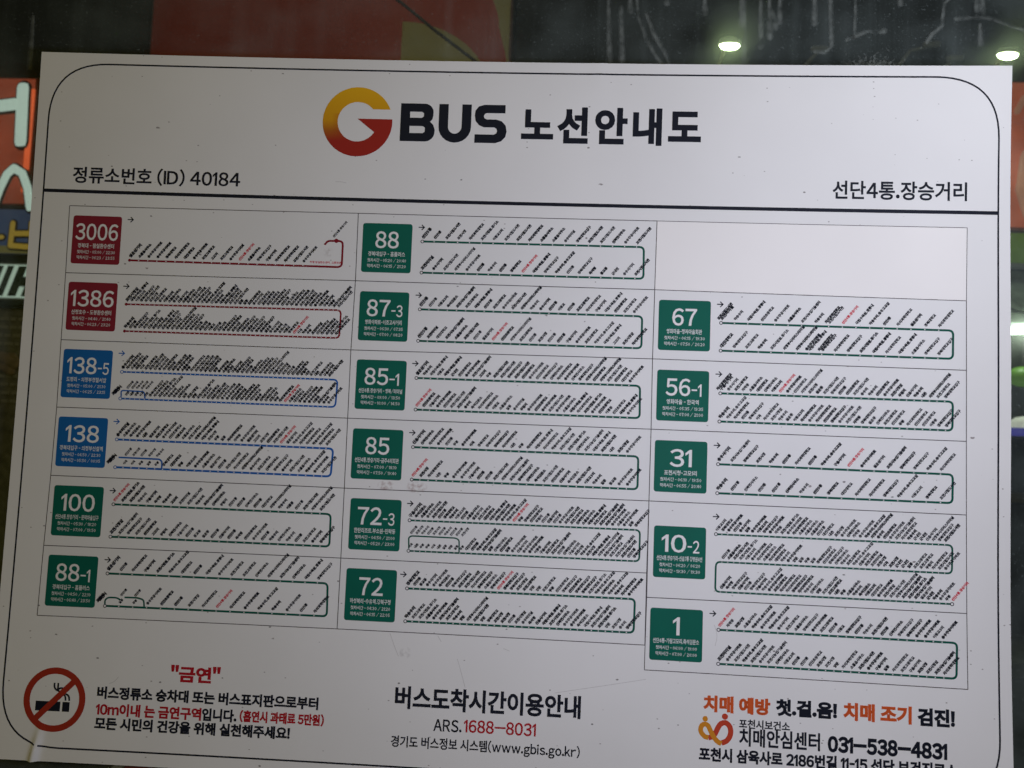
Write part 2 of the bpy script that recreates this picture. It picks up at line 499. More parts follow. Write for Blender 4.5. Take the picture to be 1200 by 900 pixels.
Y0 = 0.37               # sheet coordinates: origin of the sign lies at its lower edge
M = {}
M['sheet'] = vinyl('white_sheet', (.80, .797, .785))
M['panel'] = vinyl('route_vinyl', (.79, .79, .782))
M['blank'] = vinyl('blank_vinyl', (.875, .855, .83), False)
M['edge'] = mat('sheet_edge', (.55, .55, .53), .6)
M['ink'] = mat('black_print', (.010, .0125, .022), .6, .13)
M['hair'] = mat('thin_line_print', (.075, .065, .07), .6, .13)
M['print_red'] = mat('red_print', (.42, .012, .022), .6, .13)
M['print_orange'] = mat('orange_print', (.60, .095, .022), .6, .13)
M['stop_red'] = mat('red_stop_print', (.62, .035, .06), .6, .13)
M['text_white'] = mat('white_print', (.78, .78, .77), .6, .13)
M['text_soft'] = mat('soft_white_print', (.68, .70, .69), .6, .13)
M['red'] = mat('red_route_vinyl', (.235, .018, .034), .6, .13, .05, 40)
M['blue'] = mat('blue_route_vinyl', (.009, .125, .38), .6, .13, .05, 40)
M['green'] = mat('green_route_vinyl', (.003, .118, .080), .6, .13, .05, 40)
M['red_line'] = mat('red_line_print', (.22, .010, .022), .6, .13)
M['blue_line'] = mat('blue_line_print', (.012, .11, .40), .6, .13)
M['green_line'] = mat('green_line_print', (.004, .088, .060), .6, .13)
M['sign_red'] = mat('warning_red_print', (.36, .032, .016), .6, .13)
M['em_orange'] = mat('emblem_orange_print', (.62, .24, .02), .6, .13)
M['em_red'] = mat('emblem_red_print', (.50, .055, .025), .6, .13)

def logo_material():
    X = mat('emblem_two_tone_print', (.7, .35, .01), .5, .25)
    nt = X.node_tree; L = nt.links
    tc = N(nt, 'ShaderNodeTexCoord'); s = N(nt, 'ShaderNodeSeparateXYZ'); L.new(tc.outputs['Object'], s.inputs[0])
    cx, cy, rr = [v / 1e3 for v in DATA['logo']]
    r = N(nt, 'ShaderNodeMapRange'); r.inputs[1].default_value = cy + Y0 - rr; r.inputs[2].default_value = cy + Y0 + rr
    L.new(s.outputs[2], r.inputs[0])
    cr = N(nt, 'ShaderNodeValToRGB'); e = cr.color_ramp.elements
    e[0].position = .0; e[0].color = (.34, .010, .016, 1)
    e[1].position = 1.0; e[1].color = (.78, .42, .012, 1)
    for p, c in ((.22, (.34, .010, .016, 1)), (.36, (.40, .10, .014, 1)), (.52, (.64, .30, .010, 1))):
        q = e.new(p); q.color = c
    L.new(r.outputs[0], cr.inputs[0])
    # the lower half with its bar is plain dark red, running out into the ring at the left
    lo = N(nt, 'ShaderNodeMath', operation='LESS_THAN'); L.new(s.outputs[2], lo.inputs[0]); lo.inputs[1].default_value = cy + Y0 + rr * .23
    xr_ = N(nt, 'ShaderNodeMapRange'); xr_.inputs[1].default_value = cx - rr * .75; xr_.inputs[2].default_value = cx - rr * .1; L.new(s.outputs[0], xr_.inputs[0])
    mm_ = N(nt, 'ShaderNodeMath', operation='MULTIPLY'); L.new(lo.outputs[0], mm_.inputs[0]); L.new(xr_.outputs[0], mm_.inputs[1])
    mx = N(nt, 'ShaderNodeMix', data_type='RGBA'); L.new(mm_.outputs[0], mx.inputs[0]); L.new(cr.outputs[0], mx.inputs[6]); mx.inputs[7].default_value = (.34, .010, .016, 1)
    L.new(mx.outputs[2], nt.nodes['Principled BSDF'].inputs['Base Color'])
    return X
M['logo'] = logo_material()

# ---------------------------------------------------------------- object helpers
def tag(o, label=None, cat=None, group=None, kind=None):
    if label: o['label'] = label
    if cat: o['category'] = cat
    if group: o['group'] = group
    if kind: o['kind'] = kind
    return o

def empty(name, loc, label, cat, group=None):
    o = bpy.data.objects.new(name, None)
    o.empty_display_size = .1
    COL.objects.link(o); o.location = loc
    return tag(o, label, cat, group)

class MB:
    """collects vertices and faces (with material slots) for ONE mesh object"""
    def __init__(s): s.v = []; s.f = []; s.m = []
    def add(s, vs, fs, slot=0):
        k = len(s.v); s.v += [tuple(v) for v in vs]
        s.f += [tuple(i + k for i in f) for f in fs]; s.m += [slot] * len(fs)
    def build(s, name, mats, parent=None, smooth=False):
        me = bpy.data.meshes.new(name)
        me.from_pydata(s.v, [], s.f)
        for x in (mats if isinstance(mats, (list, tuple)) else [mats]): me.materials.append(x)
        me.polygons.foreach_set('material_index', s.m)
        if smooth: me.polygons.foreach_set('use_smooth', [True] * len(s.f))
        me.update()
        o = bpy.data.objects.new(name, me); COL.objects.link(o)
        if parent: o.parent = parent
        return o
    def box(s, x0, x1, y0, y1, z0, z1, slot=0, bev=0.0):
        bm = bmesh.new()
        bmesh.ops.create_cube(bm, size=1)
        for v in bm.verts:
            v.co = Vector(((x0 + x1) / 2 + v.co.x * (x1 - x0), (y0 + y1) / 2 + v.co.y * (y1 - y0), (z0 + z1) / 2 + v.co.z * (z1 - z0)))
        if bev: bmesh.ops.bevel(bm, geom=bm.edges[:], offset=bev, segments=2, affect='EDGES', profile=.5)
        s.bm(bm, slot)
    def bm(s, bm, slot=0):
        bm.verts.index_update()
        s.add([v.co[:] for v in bm.verts], [[v.index for v in f.verts] for f in bm.faces], slot); bm.free()
    def tube(s, pts, r, slot=0, n=8, flat=1.0, radii=None):
        """round bar along points, rounded ends; flat squashes it along Y"""
        P = [Vector(p) for p in pts]; k = len(P); rings = []
        for i, p in enumerate(P):
            t = (P[min(i + 1, k - 1)] - P[max(i - 1, 0)]).normalized()
            a = Vector((0, 1, 0)) if abs(t.y) < .9 else Vector((1, 0, 0))
            u = t.cross(a).normalized(); w = t.cross(u).normalized()
            rr = radii[i] if radii else r
            ends = [(0, 1)]
            if i == 0: ends = [(-.95, .3), (-.6, .8), (0, 1)]
            elif i == k - 1: ends = [(0, 1), (.6, .8), (.95, .3)]
            for d, q in ends:
                c = p + t * d * rr
                ring = []
                for j in range(n):
                    an = 2 * math.pi * j / n
                    o = (u * math.cos(an) + w * math.sin(an)) * rr * q
                    o.y *= flat
                    ring.append((c + o)[:])
                rings.append(ring)
        vs = [v for g in rings for v in g]; fs = []
        for i in range(len(rings) - 1):
            for j in range(n):
                fs.append((i * n + j, i * n + (j + 1) % n, (i + 1) * n + (j + 1) % n, (i + 1) * n + j))
        fs.append(tuple(range(n))[::-1]); fs.append(tuple(range((len(rings) - 1) * n, len(rings) * n)))
        s.add(vs, fs, slot)

# ---------------------------------------------------------------- the sheet's real, slightly dished surface
DISH = cam['dish']
def bulge(x, y):
    z = DISH * (x * x + y * y)
    for (cx, cy), kind in DATA['creases']:
        cx /= 1e3; cy /= 1e3
        if abs(x - cx) > .045: continue
        if cy < 0:
            t = min(1, max(0, (cy + .030 - y) / .03))
            u = (x - cx - (y - cy) * .16) / .0043
            z += .0036 * t * math.exp(-u * u)
        else:
            t = min(1, max(0, (y - cy + .03) / .05))
            u = (x - cx) / .010
            z += .0006 * t * math.exp(-u * u)
    # small waves along the right edge, where the sheet comes away from its backing
    e = max(0, (x - .44) / .06)
    z += .0012 * e * e * math.sin(y * 15 + .6)
    return z
def S(xm, ym, h=0.0):
    """millimetres on the sheet -> local coordinates of the sign"""
    x = xm / 1e3; y = ym / 1e3
    return (x, -(bulge(x, y) + h / 1e3), y + Y0)

def frange(a, b, step):
    n = max(1, int(math.ceil(abs(b - a) / step)))
    return [a + (b - a) * i / n for i in range(n + 1)]

def sheet_grid(mb, xs, ys, h, slot=0):
    n = len(xs)
    mb.add([S(x, y, h) for y in ys for x in xs],
           [(j * n + i, j * n + i + 1, (j + 1) * n + i + 1, (j + 1) * n + i) for j in range(len(ys) - 1) for i in range(n - 1)], slot)

def densify(pts, step, closed=False):
    out = []
    P = pts + [pts[0]] if closed else pts
    for a, b in zip(P, P[1:]):
        L = math.hypot(b[0] - a[0], b[1] - a[1]); n = max(1, int(L / step))
        for i in range(n): out.append((a[0] + (b[0] - a[0]) * i / n, a[1] + (b[1] - a[1]) * i / n))
    if not closed: out.append(tuple(P[-1]))
    return out

def strip(mb, pts, width, h, slot=0, step=12, closed=False):
    P = densify([tuple(p) for p in pts], step, closed); n = len(P); L = []; Rr = []
    for i, p in enumerate(P):
        a = P[(i - 1) % n] if (closed or i) else P[i]
        b = P[(i + 1) % n] if (closed or i < n - 1) else P[i]
        d0 = Vector((p[0] - a[0], p[1] - a[1])); d1 = Vector((b[0] - p[0], b[1] - p[1]))
        if d0.length < 1e-9: d0 = d1
        if d1.length < 1e-9: d1 = d0
        d0.normalize(); d1.normalize(); t = d0 + d1
        t = t.normalized() if t.length > 1e-6 else d1
        nn = Vector((-t.y, t.x)); k = 1 / max(.45, nn.dot(Vector((-d1.y, d1.x))))
        w = width / 2 * k
        L.append((p[0] + nn.x * w, p[1] + nn.y * w)); Rr.append((p[0] - nn.x * w, p[1] - nn.y * w))
    vs = [S(x, y, h) for x, y in L] + [S(x, y, h) for x, y in Rr]
    m_ = n if closed else n - 1
    mb.add(vs, [(i, n + i, n + (i + 1) % n, (i + 1) % n) for i in range(m_)], slot)

def rounded(pts, r, seg=5, closed=False):
    out = []; n = len(pts)
    for i, p in enumerate(pts):
        if not closed and i in (0, n - 1): out.append(tuple(p)); continue
        a = Vector(pts[i - 1]); b = Vector(pts[(i + 1) % n]); q = Vector(p)
        da = (a - q); db = (b - q); rr = min(r, da.length * .49, db.length * .49)
        s = q + da.normalized() * rr; e = q + db.normalized() * rr
        for k in range(seg + 1):
            t = k / seg
            out.append(tuple((1 - t) ** 2 * s + 2 * t * (1 - t) * q + t * t * e))
    return out

def poly(mb, loop, h, slot=0):
    """filled outline (no holes) on the sheet"""
    k = [Vector((x, y, 0)) for x, y in loop]
    from mathutils.geometry import tessellate_polygon
    mb.add([S(x, y, h) for x, y in loop], [tuple(t) for t in tessellate_polygon([k])], slot)

def poly_holes(mb, loops, h, slot=0):
    from mathutils.geometry import tessellate_polygon
    flat = [p for l in loops for p in l]
    tri = tessellate_polygon([[Vector((x, y, 0)) for x, y in l] for l in loops])
    mb.add([S(x, y, h) for x, y in flat], [tuple(t) for t in tri], slot)

def disc(mb, x, y, r, h, slot=0, n=10):
    mb.add([S(x + r * math.cos(6.28318 * i / n), y + r * math.sin(6.28318 * i / n), h) for i in range(n)], [tuple(range(n))], slot)

# ---------------------------------------------------------------- lettering: Blender's own built-in font, turned into mesh
_cache = {}
_one = {}
def _glyph(ch, bold, res):
    """outline of one character; digits and Latin letters come from the full-width set, whose drawing matches the Korean"""
    key = (ch, round(bold, 4), res)
    if key not in _one:
        wide = (33 <= ord(ch) <= 126 and ch not in '1I') or ch == '－'
        def mesh_of(off):
            cu = bpy.data.curves.new('lettering', 'FONT')
            cu.body = chr(ord(ch) + 0xFEE0) if wide and ch != '－' else ch
            cu.size = 1; cu.resolution_u = res; cu.offset = off
            o = bpy.data.objects.new('lettering', cu); COL.objects.link(o)
            bpy.context.view_layer.update()
            me = bpy.data.meshes.new_from_object(o.evaluated_get(bpy.context.evaluated_depsgraph_get()))
            V = [(v.co.x, v.co.y) for v in me.vertices]; Fc = [tuple(p.vertices) for p in me.polygons]
            bpy.data.objects.remove(o); bpy.data.curves.remove(cu); bpy.data.meshes.remove(me)
            return V, Fc
        if ch == '1':
            V = [(.02, .585), (.02, .50), (.155, .62), (.155, 0), (.245, 0), (.245, .733), (.18, .733)]; Fc = [(0, 1, 2, 6), (2, 3, 4, 5), (2, 5, 6)]
        elif ch == 'I':
            V = [(.05, 0), (.14, 0), (.14, .733), (.05, .733)]; Fc = [(0, 1, 2, 3)]
        else:
            V, Fc = mesh_of(0)
        V = [(x, y, 0) for x, y in V]
        if bold > 0:
            # embolden: a ribbon of the stroke's extra weight laid round every outline
            from collections import Counter
            cnt = Counter(); nxt = {}
            for f in Fc:
                for i, p in enumerate(f):
                    q = f[(i + 1) % len(f)]; cnt[frozenset((p, q))] += 1
            for f in Fc:
                for i, p in enumerate(f):
                    q = f[(i + 1) % len(f)]
                    if cnt[frozenset((p, q))] == 1: nxt.setdefault(p, []).append(q)
            while nxt:
                p0 = next(iter(nxt)); loop = []; p = p0
                while p in nxt:
                    loop.append(p); q = nxt[p].pop()
                    if not nxt[p]: del nxt[p]
                    p = q
                n = len(loop)
                if n < 3: continue
                P = [Vector(V[i][:2]) for i in loop]
                k = len(V); out_ = []; in_ = []
                for i in range(n):
                    d0 = P[i] - P[i - 1]; d1 = P[(i + 1) % n] - P[i]
                    if d0.length < 1e-7: d0 = d1
                    if d1.length < 1e-7: d1 = d0
                    d0 = d0.normalized(); d1 = d1.normalized(); t = d0 + d1
                    t = t.normalized() if t.length > 1e-5 else d1
                    nn = Vector((-t.y, t.x)); c = max(.55, nn.dot(Vector((-d1.y, d1.x))))
                    out_.append(P[i] + nn * (bold / c)); in_.append(P[i] - nn * (bold / c))
                V += [(v.x, v.y, 1) for v in out_] + [(v.x, v.y, 1) for v in in_]
                Fc += [(k + i, k + n + i, k + n + (i + 1) % n, k + (i + 1) % n) for i in range(n)]
        if wide:
            a = min(v[0] for v in V) + max(bold, 0); w = max(v[0] for v in V) - max(bold, 0) - a
            k = .5 if ch == '-' else .75 if ch == '/' else 1
            V = [((x - a) * k + .05, y, l) for x, y, l in V]
            adv = max(w * k, .16) + .10
            if ch in '.:!' : V = [(x + (adv - .10 - w * k) / 2, y, l) for x, y, l in V]
        elif ch in '1I':
            adv = .32 if ch == '1' else .19
        else:
            adv = .92
        _one[key] = (V, Fc, adv)
    return _one[key]

def glyphs(s, bold, res=1, track=0):
    key = (s, round(bold, 4), res, track)
    if key not in _cache:
        V = []; Fc = []; x = 0
        for ch in s:
            if ch == ' ': x += .26; continue
            v, f, adv = _glyph(ch, bold, res)
            k = len(V); V += [(p + x, q, l) for p, q, l in v]; Fc += [tuple(i + k for i in t) for t in f]
            x += adv + track
        xs = [v[0] for v in V]; ys = [v[1] for v in V]
        _cache[key] = (V, Fc, min(xs), max(xs), min(ys), max(ys))
    return _cache[key]

def text_box(mb, s, box, bold, h, slot=0, res=3, track=0):
    V, Fc, a, b, c, d = glyphs(s, bold, res, track)
    x0, y0, x1, y1 = box
    mb.add([S(x0 + (x - a) / (b - a) * (x1 - x0), y0 + (y - c) / (d - c) * (y1 - y0), h + l * .02) for x, y, l in V], Fc, slot)

def text_at(mb, s, x, y, em, ang, bold, h, slot=0):
    """small slanted lettering; the sheet is taken as flat over one stop name"""
    V, Fc = glyphs(s, bold, 1)[:2]
    ca, sa = math.cos(ang) * em, math.sin(ang) * em
    X, Y = x / 1e3, y / 1e3
    z = bulge(X, Y); gx = (bulge(X + .004, Y) - z) / 4; gy = (bulge(X, Y + .004) - z) / 4
    vs = []
    for p, q, l in V:
        dx = p * ca - q * sa; dy = p * sa + q * ca
        vs.append((X + dx / 1e3, -(z + gx * dx + gy * dy + (h + l * .02) / 1e3), Y + dy / 1e3 + Y0))
    mb.add(vs, Fc, slot)

# ================================================================ SETTING: ground, road, sky is the world
def ground_material(name, c, sc):
    return mat(name, c, .85, .2, .35, sc)
def flat(name, x0, x1, y0, y1, z, material, label=None):
    mb = MB(); mb.add([(x0, y0, z), (x1, y0, z), (x1, y1, z), (x0, y1, z)], [(0, 1, 2, 3)])
    return tag(mb.build(name, material), label, None, None, 'structure')
flat('ground', -150, 150, -150, 150, 0, ground_material('dark_soil', (.05, .048, .04), 1.5))
mb = MB(); mb.box(-14, 14, -2.6, 1.3, 0.004, 0.13, 0, .012)
tag(mb.build('pavement', ground_material('paving', (.16, .155, .13), 7)), None, None, None, 'structure')
flat('road', -40, 40, 1.35, 4.9, 0.006, ground_material('asphalt', (.05, .05, .048), 12))
mb = MB(); mb.box(-14, 14, 5.0, 5.9, 0.004, 0.12, 0, .012)
tag(mb.build('far_pavement', ground_material('far_paving', (.12, .12, .10), 7)), None, None, None, 'structure')

# ================================================================ STREET BEHIND THE GLASS
B = DATA['bg']
def bw(k): return B[k][0], B[k][1] + SIGN_Z
FY = 6.0                 # the shop fronts stand six metres behind the sheet

# shop building ---------------------------------------------------
M['wall'] = mat('dark_render', (.027, .027, .024), .85, .2, .35, 1.2)
M['dark_glass'] = mat('dark_window', (.02, .024, .024), .12, .5)
M['metal'] = mat('grey_metal', (.22, .22, .21), .5, .4)
bld = empty('shop_building', (0, 6.1, 0), 'dark two-storey shop building across the street carrying the signs and floodlights', 'building')
def under(o, p):
    o.parent = p; o.matrix_parent_inverse = Matrix.Translation(p.location).inverted(); return o
mb = MB(); mb.box(-11, 11, 6.12, 9.5, 0, 7.4)
under(mb.build('wall', M['wall']), bld)
mb = MB(); mb.box(-11.2, 11.2, 5.9, 9.6, 7.4, 7.6, 0, .03)
under(mb.build('roof_edge', M['metal']), bld)
def shop_window(x0, x1, z0, z1):
    mb = MB()
    for a, b_, c_, d_ in ((x0, x1, z1, z1 + .07), (x0, x1, z0 - .07, z0), (x0 - .07, x0, z0 - .07, z1 + .07), (x1, x1 + .07, z0 - .07, z1 + .07), ((x0 + x1) / 2 - .03, (x0 + x1) / 2 + .03, z0, z1)):
        mb.box(a, b_, 6.02, 6.13, c_, d_)
    f = under(mb.build('window', M['metal']), bld)
    mb = MB(); mb.box(x0, x1, 6.07, 6.11, z0, z1)
    g = mb.build('pane', M['dark_glass']); g.parent = f
for x0, x1 in ((-8.4, -5.75), (-5.3, -2.4), (-1.9, .8), (1.3, 3.2), (4.9, 8.4)):
    shop_window(x0, x1, .7, 2.45)
# faint display shelf and pale stock behind the left window
mb = MB()
rng = random.Random(5)

def signboard(name, x0, x1, z0, z1, y0, y1, face, label, edge=None, cat='signboard'):
    e = empty(name, ((x0 + x1) / 2, y0, z0), label, cat)
    mb = MB(); mb.box(x0, x1, y0 + .012, y1, z0, z1, 0, .01)
    under(mb.build('casing', edge or M['metal']), e)
    mb = MB(); mb.box(x0 + .02, x1 - .02, y0, y0 + .011, z0 + .02, z1 - .02, 0, .003)
    under(mb.build('face', face), e)
    return e

# large dark red signboard with olive shapes ----------------------
M['red_board'] = mat('dull_red_board', (.36, .052, .030), .6, .3, .10, .8)
M['olive'] = mat('olive_paint', (.33, .30, .11), .6, .3, .08, 3)
x0, z1 = bw('redTL'); x1, z0 = bw('redBR')
e = signboard('red_signboard', x0, x1, z0, z1, 5.88, 6.11, M['red_board'], 'wide unlit dull red signboard with olive shapes above the route map', mat('board_casing', (.12, .06, .045), .6))
def flat_shape(loop, y, th, material, name, parent):
    n = len(loop); mb = MB()
    mb.add([(x, y, z) for x, z in loop] + [(x, y + th, z) for x, z in loop],
           [tuple(range(n))] + [tuple(range(2 * n - 1, n - 1, -1))] + [(i, i + n, (i + 1) % n + n, (i + 1) % n) for i in range(n)])
    return under(mb.build(name, material), parent)
a = bw('ol0'); b_ = bw('ol1'); c_ = bw('olc')
loop = [(a[0], z0 + .03), (a[0], a[1])]
for i in range(1, 13):
    t = i / 12
    loop.append((a[0] + (c_[0] + .12 - a[0]) * math.sin(t * 1.5), a[1] - (a[1] - z0 - .03) * (1 - math.cos(t * 1.5708)) ))
flat_shape(loop, 5.875, .004, M['olive'], 'olive_quarter_disc', e)
p = bw('ol2'); q = bw('ol3')
loop = [(p[0] - .12, z1 - .03)] + [(p[0] - .06 + .13 * math.sin(t * 1.57), z1 - .05 - (z1 - .05 - q[1] + .05) * (t)) for t in [i / 8 for i in range(9)]] + [(x1 - .04, q[1] - .35), (x1 - .03, z0 + .03), (x1 - .022, z0 + .03), (x1 - .022, z1 - .03)]
flat_shape(loop, 5.875, .004, M['olive'], 'olive_edge_band', e)

# lit signs at the left ------------------------------------------
M['lit_red'] = mat('lit_red_face', (.24, .045, .022), .5, .3, .25, 3.5, emit=.75)
M['side_light'] = mat('painted_side_light', (.80, .13, .045), .5, .3, .1, 5, emit=.75)  # painted light: emissive strip for the brighter, lit right edge of the face
M['mint'] = mat('mint_white_letter', (.52, .66, .59), .5, .3, emit=.70)
M['letter_rim'] = mat('dark_letter_rim', (.05, .04, .045), .5, .3)
x1, z1 = bw('litTR'); z0 = bw('litBR')[1] + .012
e = signboard('lit_red_sign', x1 - 1.6, x1, z0, z1, 5.72, 6.11, M['lit_red'], 'glowing orange-red lightbox with mint white Korean letters left of the route map', mat('red_casing', (.2, .05, .03), .5))
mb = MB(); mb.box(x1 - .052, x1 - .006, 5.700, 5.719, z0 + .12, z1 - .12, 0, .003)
under(mb.build('side_light_strip', M['side_light']), e)
LT = DATA['letters']
def letter(keys, r, y, name, parent, mm, rim):
    for rr, yy, material, nm in ((r + .014, y, rim, name + '_rim'), (r, y - .008, mm, name)):
        mb = MB()
        for k in keys:
            mb.tube([(px_, yy, pz_ + SIGN_Z) for px_, pz_ in LT[k]], rr, 0, 12, .35)
        under(mb.build(nm, material, None, True), parent)
letter(['eo_stem', 'eo_arm'], .062, 5.705, 'letter', e, M['mint'], M['letter_rim'])
letter(['siot_l', 'siot_r'], .042, 5.705, 'letter', e, M['mint'], M['letter_rim'])

M['lit_blue'] = mat('dim_blue_face', (.042, .064, .125), .5, .3, .12, 3, emit=.5)  # weak emission painted in for the dim light on face, letters and band
M['yellow'] = mat('ochre_letter', (.33, .22, .035), .5, .3, emit=.6)
M['olive_lit'] = mat('olive_strip', (.16, .14, .045), .5, .3, emit=.4)
x1, z1 = bw('blueT'); z0 = bw('blueB')[1]
e = signboard('blue_sign', x1 - 1.8, x1 + .06, z0 - .0, z1 - .004, 5.76, 6.11, M['lit_blue'], 'dim blue sign with a yellow letter under the orange-red lightbox', mat('blue_casing', (.05, .05, .07), .5))
letter(['b_l', 'b_r', 'b_m', 'b_b'], .026, 5.745, 'letter', e, M['yellow'], M['letter_rim'])
letter(['dash'], .022, 5.745, 'letter', e, M['yellow'], M['letter_rim'])
mb = MB(); mb.box(x1 - 1.76, x1 + .03, 5.748, 5.756, z0 + .02, z0 + .085)
under(mb.build('olive_band', M['olive_lit']), e)

M['pale_lit'] = mat('pale_green_lit_face', (.46, .58, .49), .5, .3, emit=.66)
M['dark_green'] = mat('dark_green_letter', (.030, .055, .038), .5, .3)
x1, z1 = bw('greenT'); z0 = bw('greenB')[1]
e = signboard('pale_lit_sign', x1 - 1.8, x1 + .05, z0, z1, 5.74, 6.11, M['pale_lit'], 'pale lit sign with slanted dark green lettering below the blue sign', M['metal'])
w = z1 - z0
def slanted(xa, xb, za, zb, y_):
    """a bar of the lettering, leaning to the right"""
    f = lambda x, t: x + .11 * t
    flat_shape([(f(xa, za), z0 + w * za), (f(xb, za), z0 + w * za), (f(xb, zb), z0 + w * zb), (f(xa, zb), z0 + w * zb)], y_, .005, M['dark_green'], 'letter_stroke', e)
for k in range(4):
    xx = x1 - .215 - k * .34
    slanted(xx, xx + .075, .10, .90, 5.733); slanted(xx + .125, xx + .20, .10, .90, 5.733)
    slanted(xx + .075, xx + .125, .36, .62, 5.7335)
    slanted(xx - .10, xx - .045, .10, .90, 5.733)

# menu board and pale figure low in the left gap ------------------
M['menu'] = mat('menu_paper', (.24, .225, .18), .7, .2, .5, 14)
x0_, z0_ = bw('hand')
e = empty('menu_board', (x0_ - .2, 5.85, 0.13), 'dim brown standing menu board seen at the left edge of the route map', 'menu board')
mb = MB(); mb.box(x0_ - .75, x0_ + .21, 5.86, 5.92, .12, z0_ + .47, 0, .008)
rng = random.Random(3)
for i in range(9):
    zz = z0_ + .36 - i * .075 - (.14 if i > 3 else 0)
    xx = x0_ - .6
    while xx < x0_ + .14:
        ww = rng.uniform(.03, .09); mb.box(xx, xx + ww, 5.85, 5.858, zz, zz + .028, 1); xx += ww + .02
under(mb.build('board', [M['menu'], mat('faded_ink', (.40, .38, .32), .7)]), e)
mb = MB()
for (ax, az, bx_, bz, r_) in ((-.12, .03, .07, -.03, .055), (-.1, -.06, .05, -.1, .04), (.02, .04, .1, .0, .03)):
    mb.tube([(x0_ + ax, 5.84, z0_ + az), (x0_ + (ax + bx_) / 2, 5.835, z0_ + (az + bz) / 2 + .02), (x0_ + bx_, 5.84, z0_ + bz)], r_, 0, 8, .3)
under(mb.build('food_picture', mat('food_print', (.38, .27, .18), .7, .2, .4, 20), None, True), e)

# overhead cable ---------------------------------------------------
mb = MB(); mb.tube([(x, 2.5, z + SIGN_Z) for x, z in [(-1.9, 2.9)] + DATA['cable'] + [(1.4, .72), (3.2, .35)]], .0075, 0, 6)
tag(mb.build('overhead_cable', mat('black_cable', (.012, .012, .012), .6)), 'thin black cable sagging diagonally across the dull red signboard', 'cable')

# floodlights on the parapet of the sign at the right --------------
M['lens'] = mat('floodlight_lens', (.9, 1.0, .78), .4, .3, emit=32.0, emit_color=(.84, 1.0, .58))
M['arm'] = mat('brown_arm', (.26, .17, .10), .6, .3)
M['arm_grey'] = mat('grey_arm', (.22, .22, .19), .6, .3)
FLY = 5.2
def floodlight(x, z, xa, za, label):
    e = empty('floodlight', (xa, 6.1, za - .1), label, 'floodlight', 'floodlights on arms above the shop front')
    mb = MB(); mb.tube([(xa, 6.12, za - .12), (xa + (x - xa) * .1, 6.0, za - .1), (x, FLY + .02, z + .06)], .016, 0, 8)
    under(mb.build('arm', M['arm'], None, True), e)
    mb = MB()
    bm = bmesh.new(); bmesh.ops.create_uvsphere(bm, u_segments=20, v_segments=10, radius=1)
    for v in bm.verts:
        v.co = Vector((x + v.co.x * .09, FLY + v.co.y * .05, z + .018 + max(v.co.z, -.05) * .06))
    mb.bm(bm)
    under(mb.build('lamp_head', M['metal'], None, True), e)
    mb = MB(); bm = bmesh.new(); bmesh.ops.create_uvsphere(bm, u_segments=20, v_segments=10, radius=1)
    for v in bm.verts:
        v.co = Vector((x + v.co.x * .078, FLY + v.co.y * .03, z + .012 + min(v.co.z, 0.1) * .036))
    mb.bm(bm)
    under(mb.build('lens', M['lens'], None, True), e)
    l = lamp('floodlight_beam', 'SPOT', (x, FLY, z - .08), 20, (.9, 1.0, .78), .06, (x, FLY + .75, z - 2.0), R(110))
    under(l, e)
k_ = (FLY + .7777) / (FY + .7777)
def nearer(p):       # the lamp heads hang nearer than the wall: the same sight line, at their own distance
    cx_, cz_ = cam['loc'][0], cam['loc'][1] + SIGN_Z
    return cx_ + (p[0] - cx_) * k_, cz_ + (p[1] - cz_) * k_
la = nearer(bw('lampA')); lb = nearer(bw('lampB'))
floodlight(la[0], la[1], bw('armA')[0] - .05, bw('armA')[1] - .05, 'bright floodlight on a brown arm, the one well inside the upper edge')
floodlight(lb[0], lb[1], bw('armB')[0] - .05, bw('armB')[1] - .05, 'bright floodlight at the corner, close above the orange sign')

def bracket(keys, extra, label):
    P = [bw(k) for k in keys]
    pts = [(P[0][0] - extra, 6.12, P[0][1] - .2)] + [(x, 6.05 - i * .06, z) for i, (x, z) in enumerate(P)]
    mb = MB(); mb.tube(pts, .017, 0, 8)
    mb.tube([(P[-1][0] - .05, pts[-1][1] - .02, P[-1][1] + .005), (P[-1][0] + .05, pts[-1][1] - .02, P[-1][1] + .01)], .03, 0, 8)
    tag(mb.build('bracket', M['arm_grey'], None, True), label, 'bracket', 'unlit brackets along the shop front')
bracket(['armC0', 'armC1'], .08, 'unlit slanting bracket right of the first floodlight')
bracket(['armD0', 'armD1', 'armD2'], .08, 'unlit bent bracket with a level top bar midway between the floodlights')
bracket(['armE0', 'armE1'], .05, 'short unlit bracket end nearest the corner floodlight')

# orange sign, green strip and things in the right gap -------------
M['orange_face'] = mat('orange_face', (.52, .115, .050), .5, .3, .35, 2.5, emit=.42)  # emission painted in for the floodlight falling on the face and its motif
x0, z1 = bw('or0'); x1, z0 = bw('or1')
e = signboard('orange_sign', x0, x1, z0, z1, 5.90, 6.11, M['orange_face'], 'orange sign under the corner floodlight at the right edge', mat('orange_casing', (.35, .10, .05), .5))
mb = MB(); mb.tube([(x0 + .08, 5.893, z1 - .28), (x0 + .14, 5.893, z1 - .16), (x0 + .28, 5.893, z1 - .12)], .03, 0, 8, .3)
mb.tube([(x0 + .22, 5.893, z0 + .14), (x0 + .16, 5.893, z0 + .34), (x0 + .2, 5.893, z0 + .62)], .10, 0, 8, .1)
under(mb.build('pale_motif', mat('peach_motif', (.50, .22, .14), .5, .3, .2, 5, emit=.3), None, True), e)
M['green_face'] = mat('lime_face', (.10, .17, .016), .5, .3, .3, 4, emit=.32)
z1g = bw('or1')[1] - .004; z0g = bw('gr1')[1]
signboard('green_sign', x0, x1, z0g, z1g, 5.93, 6.11, M['green_face'], 'lime green strip sign directly below the orange sign', M['metal'])
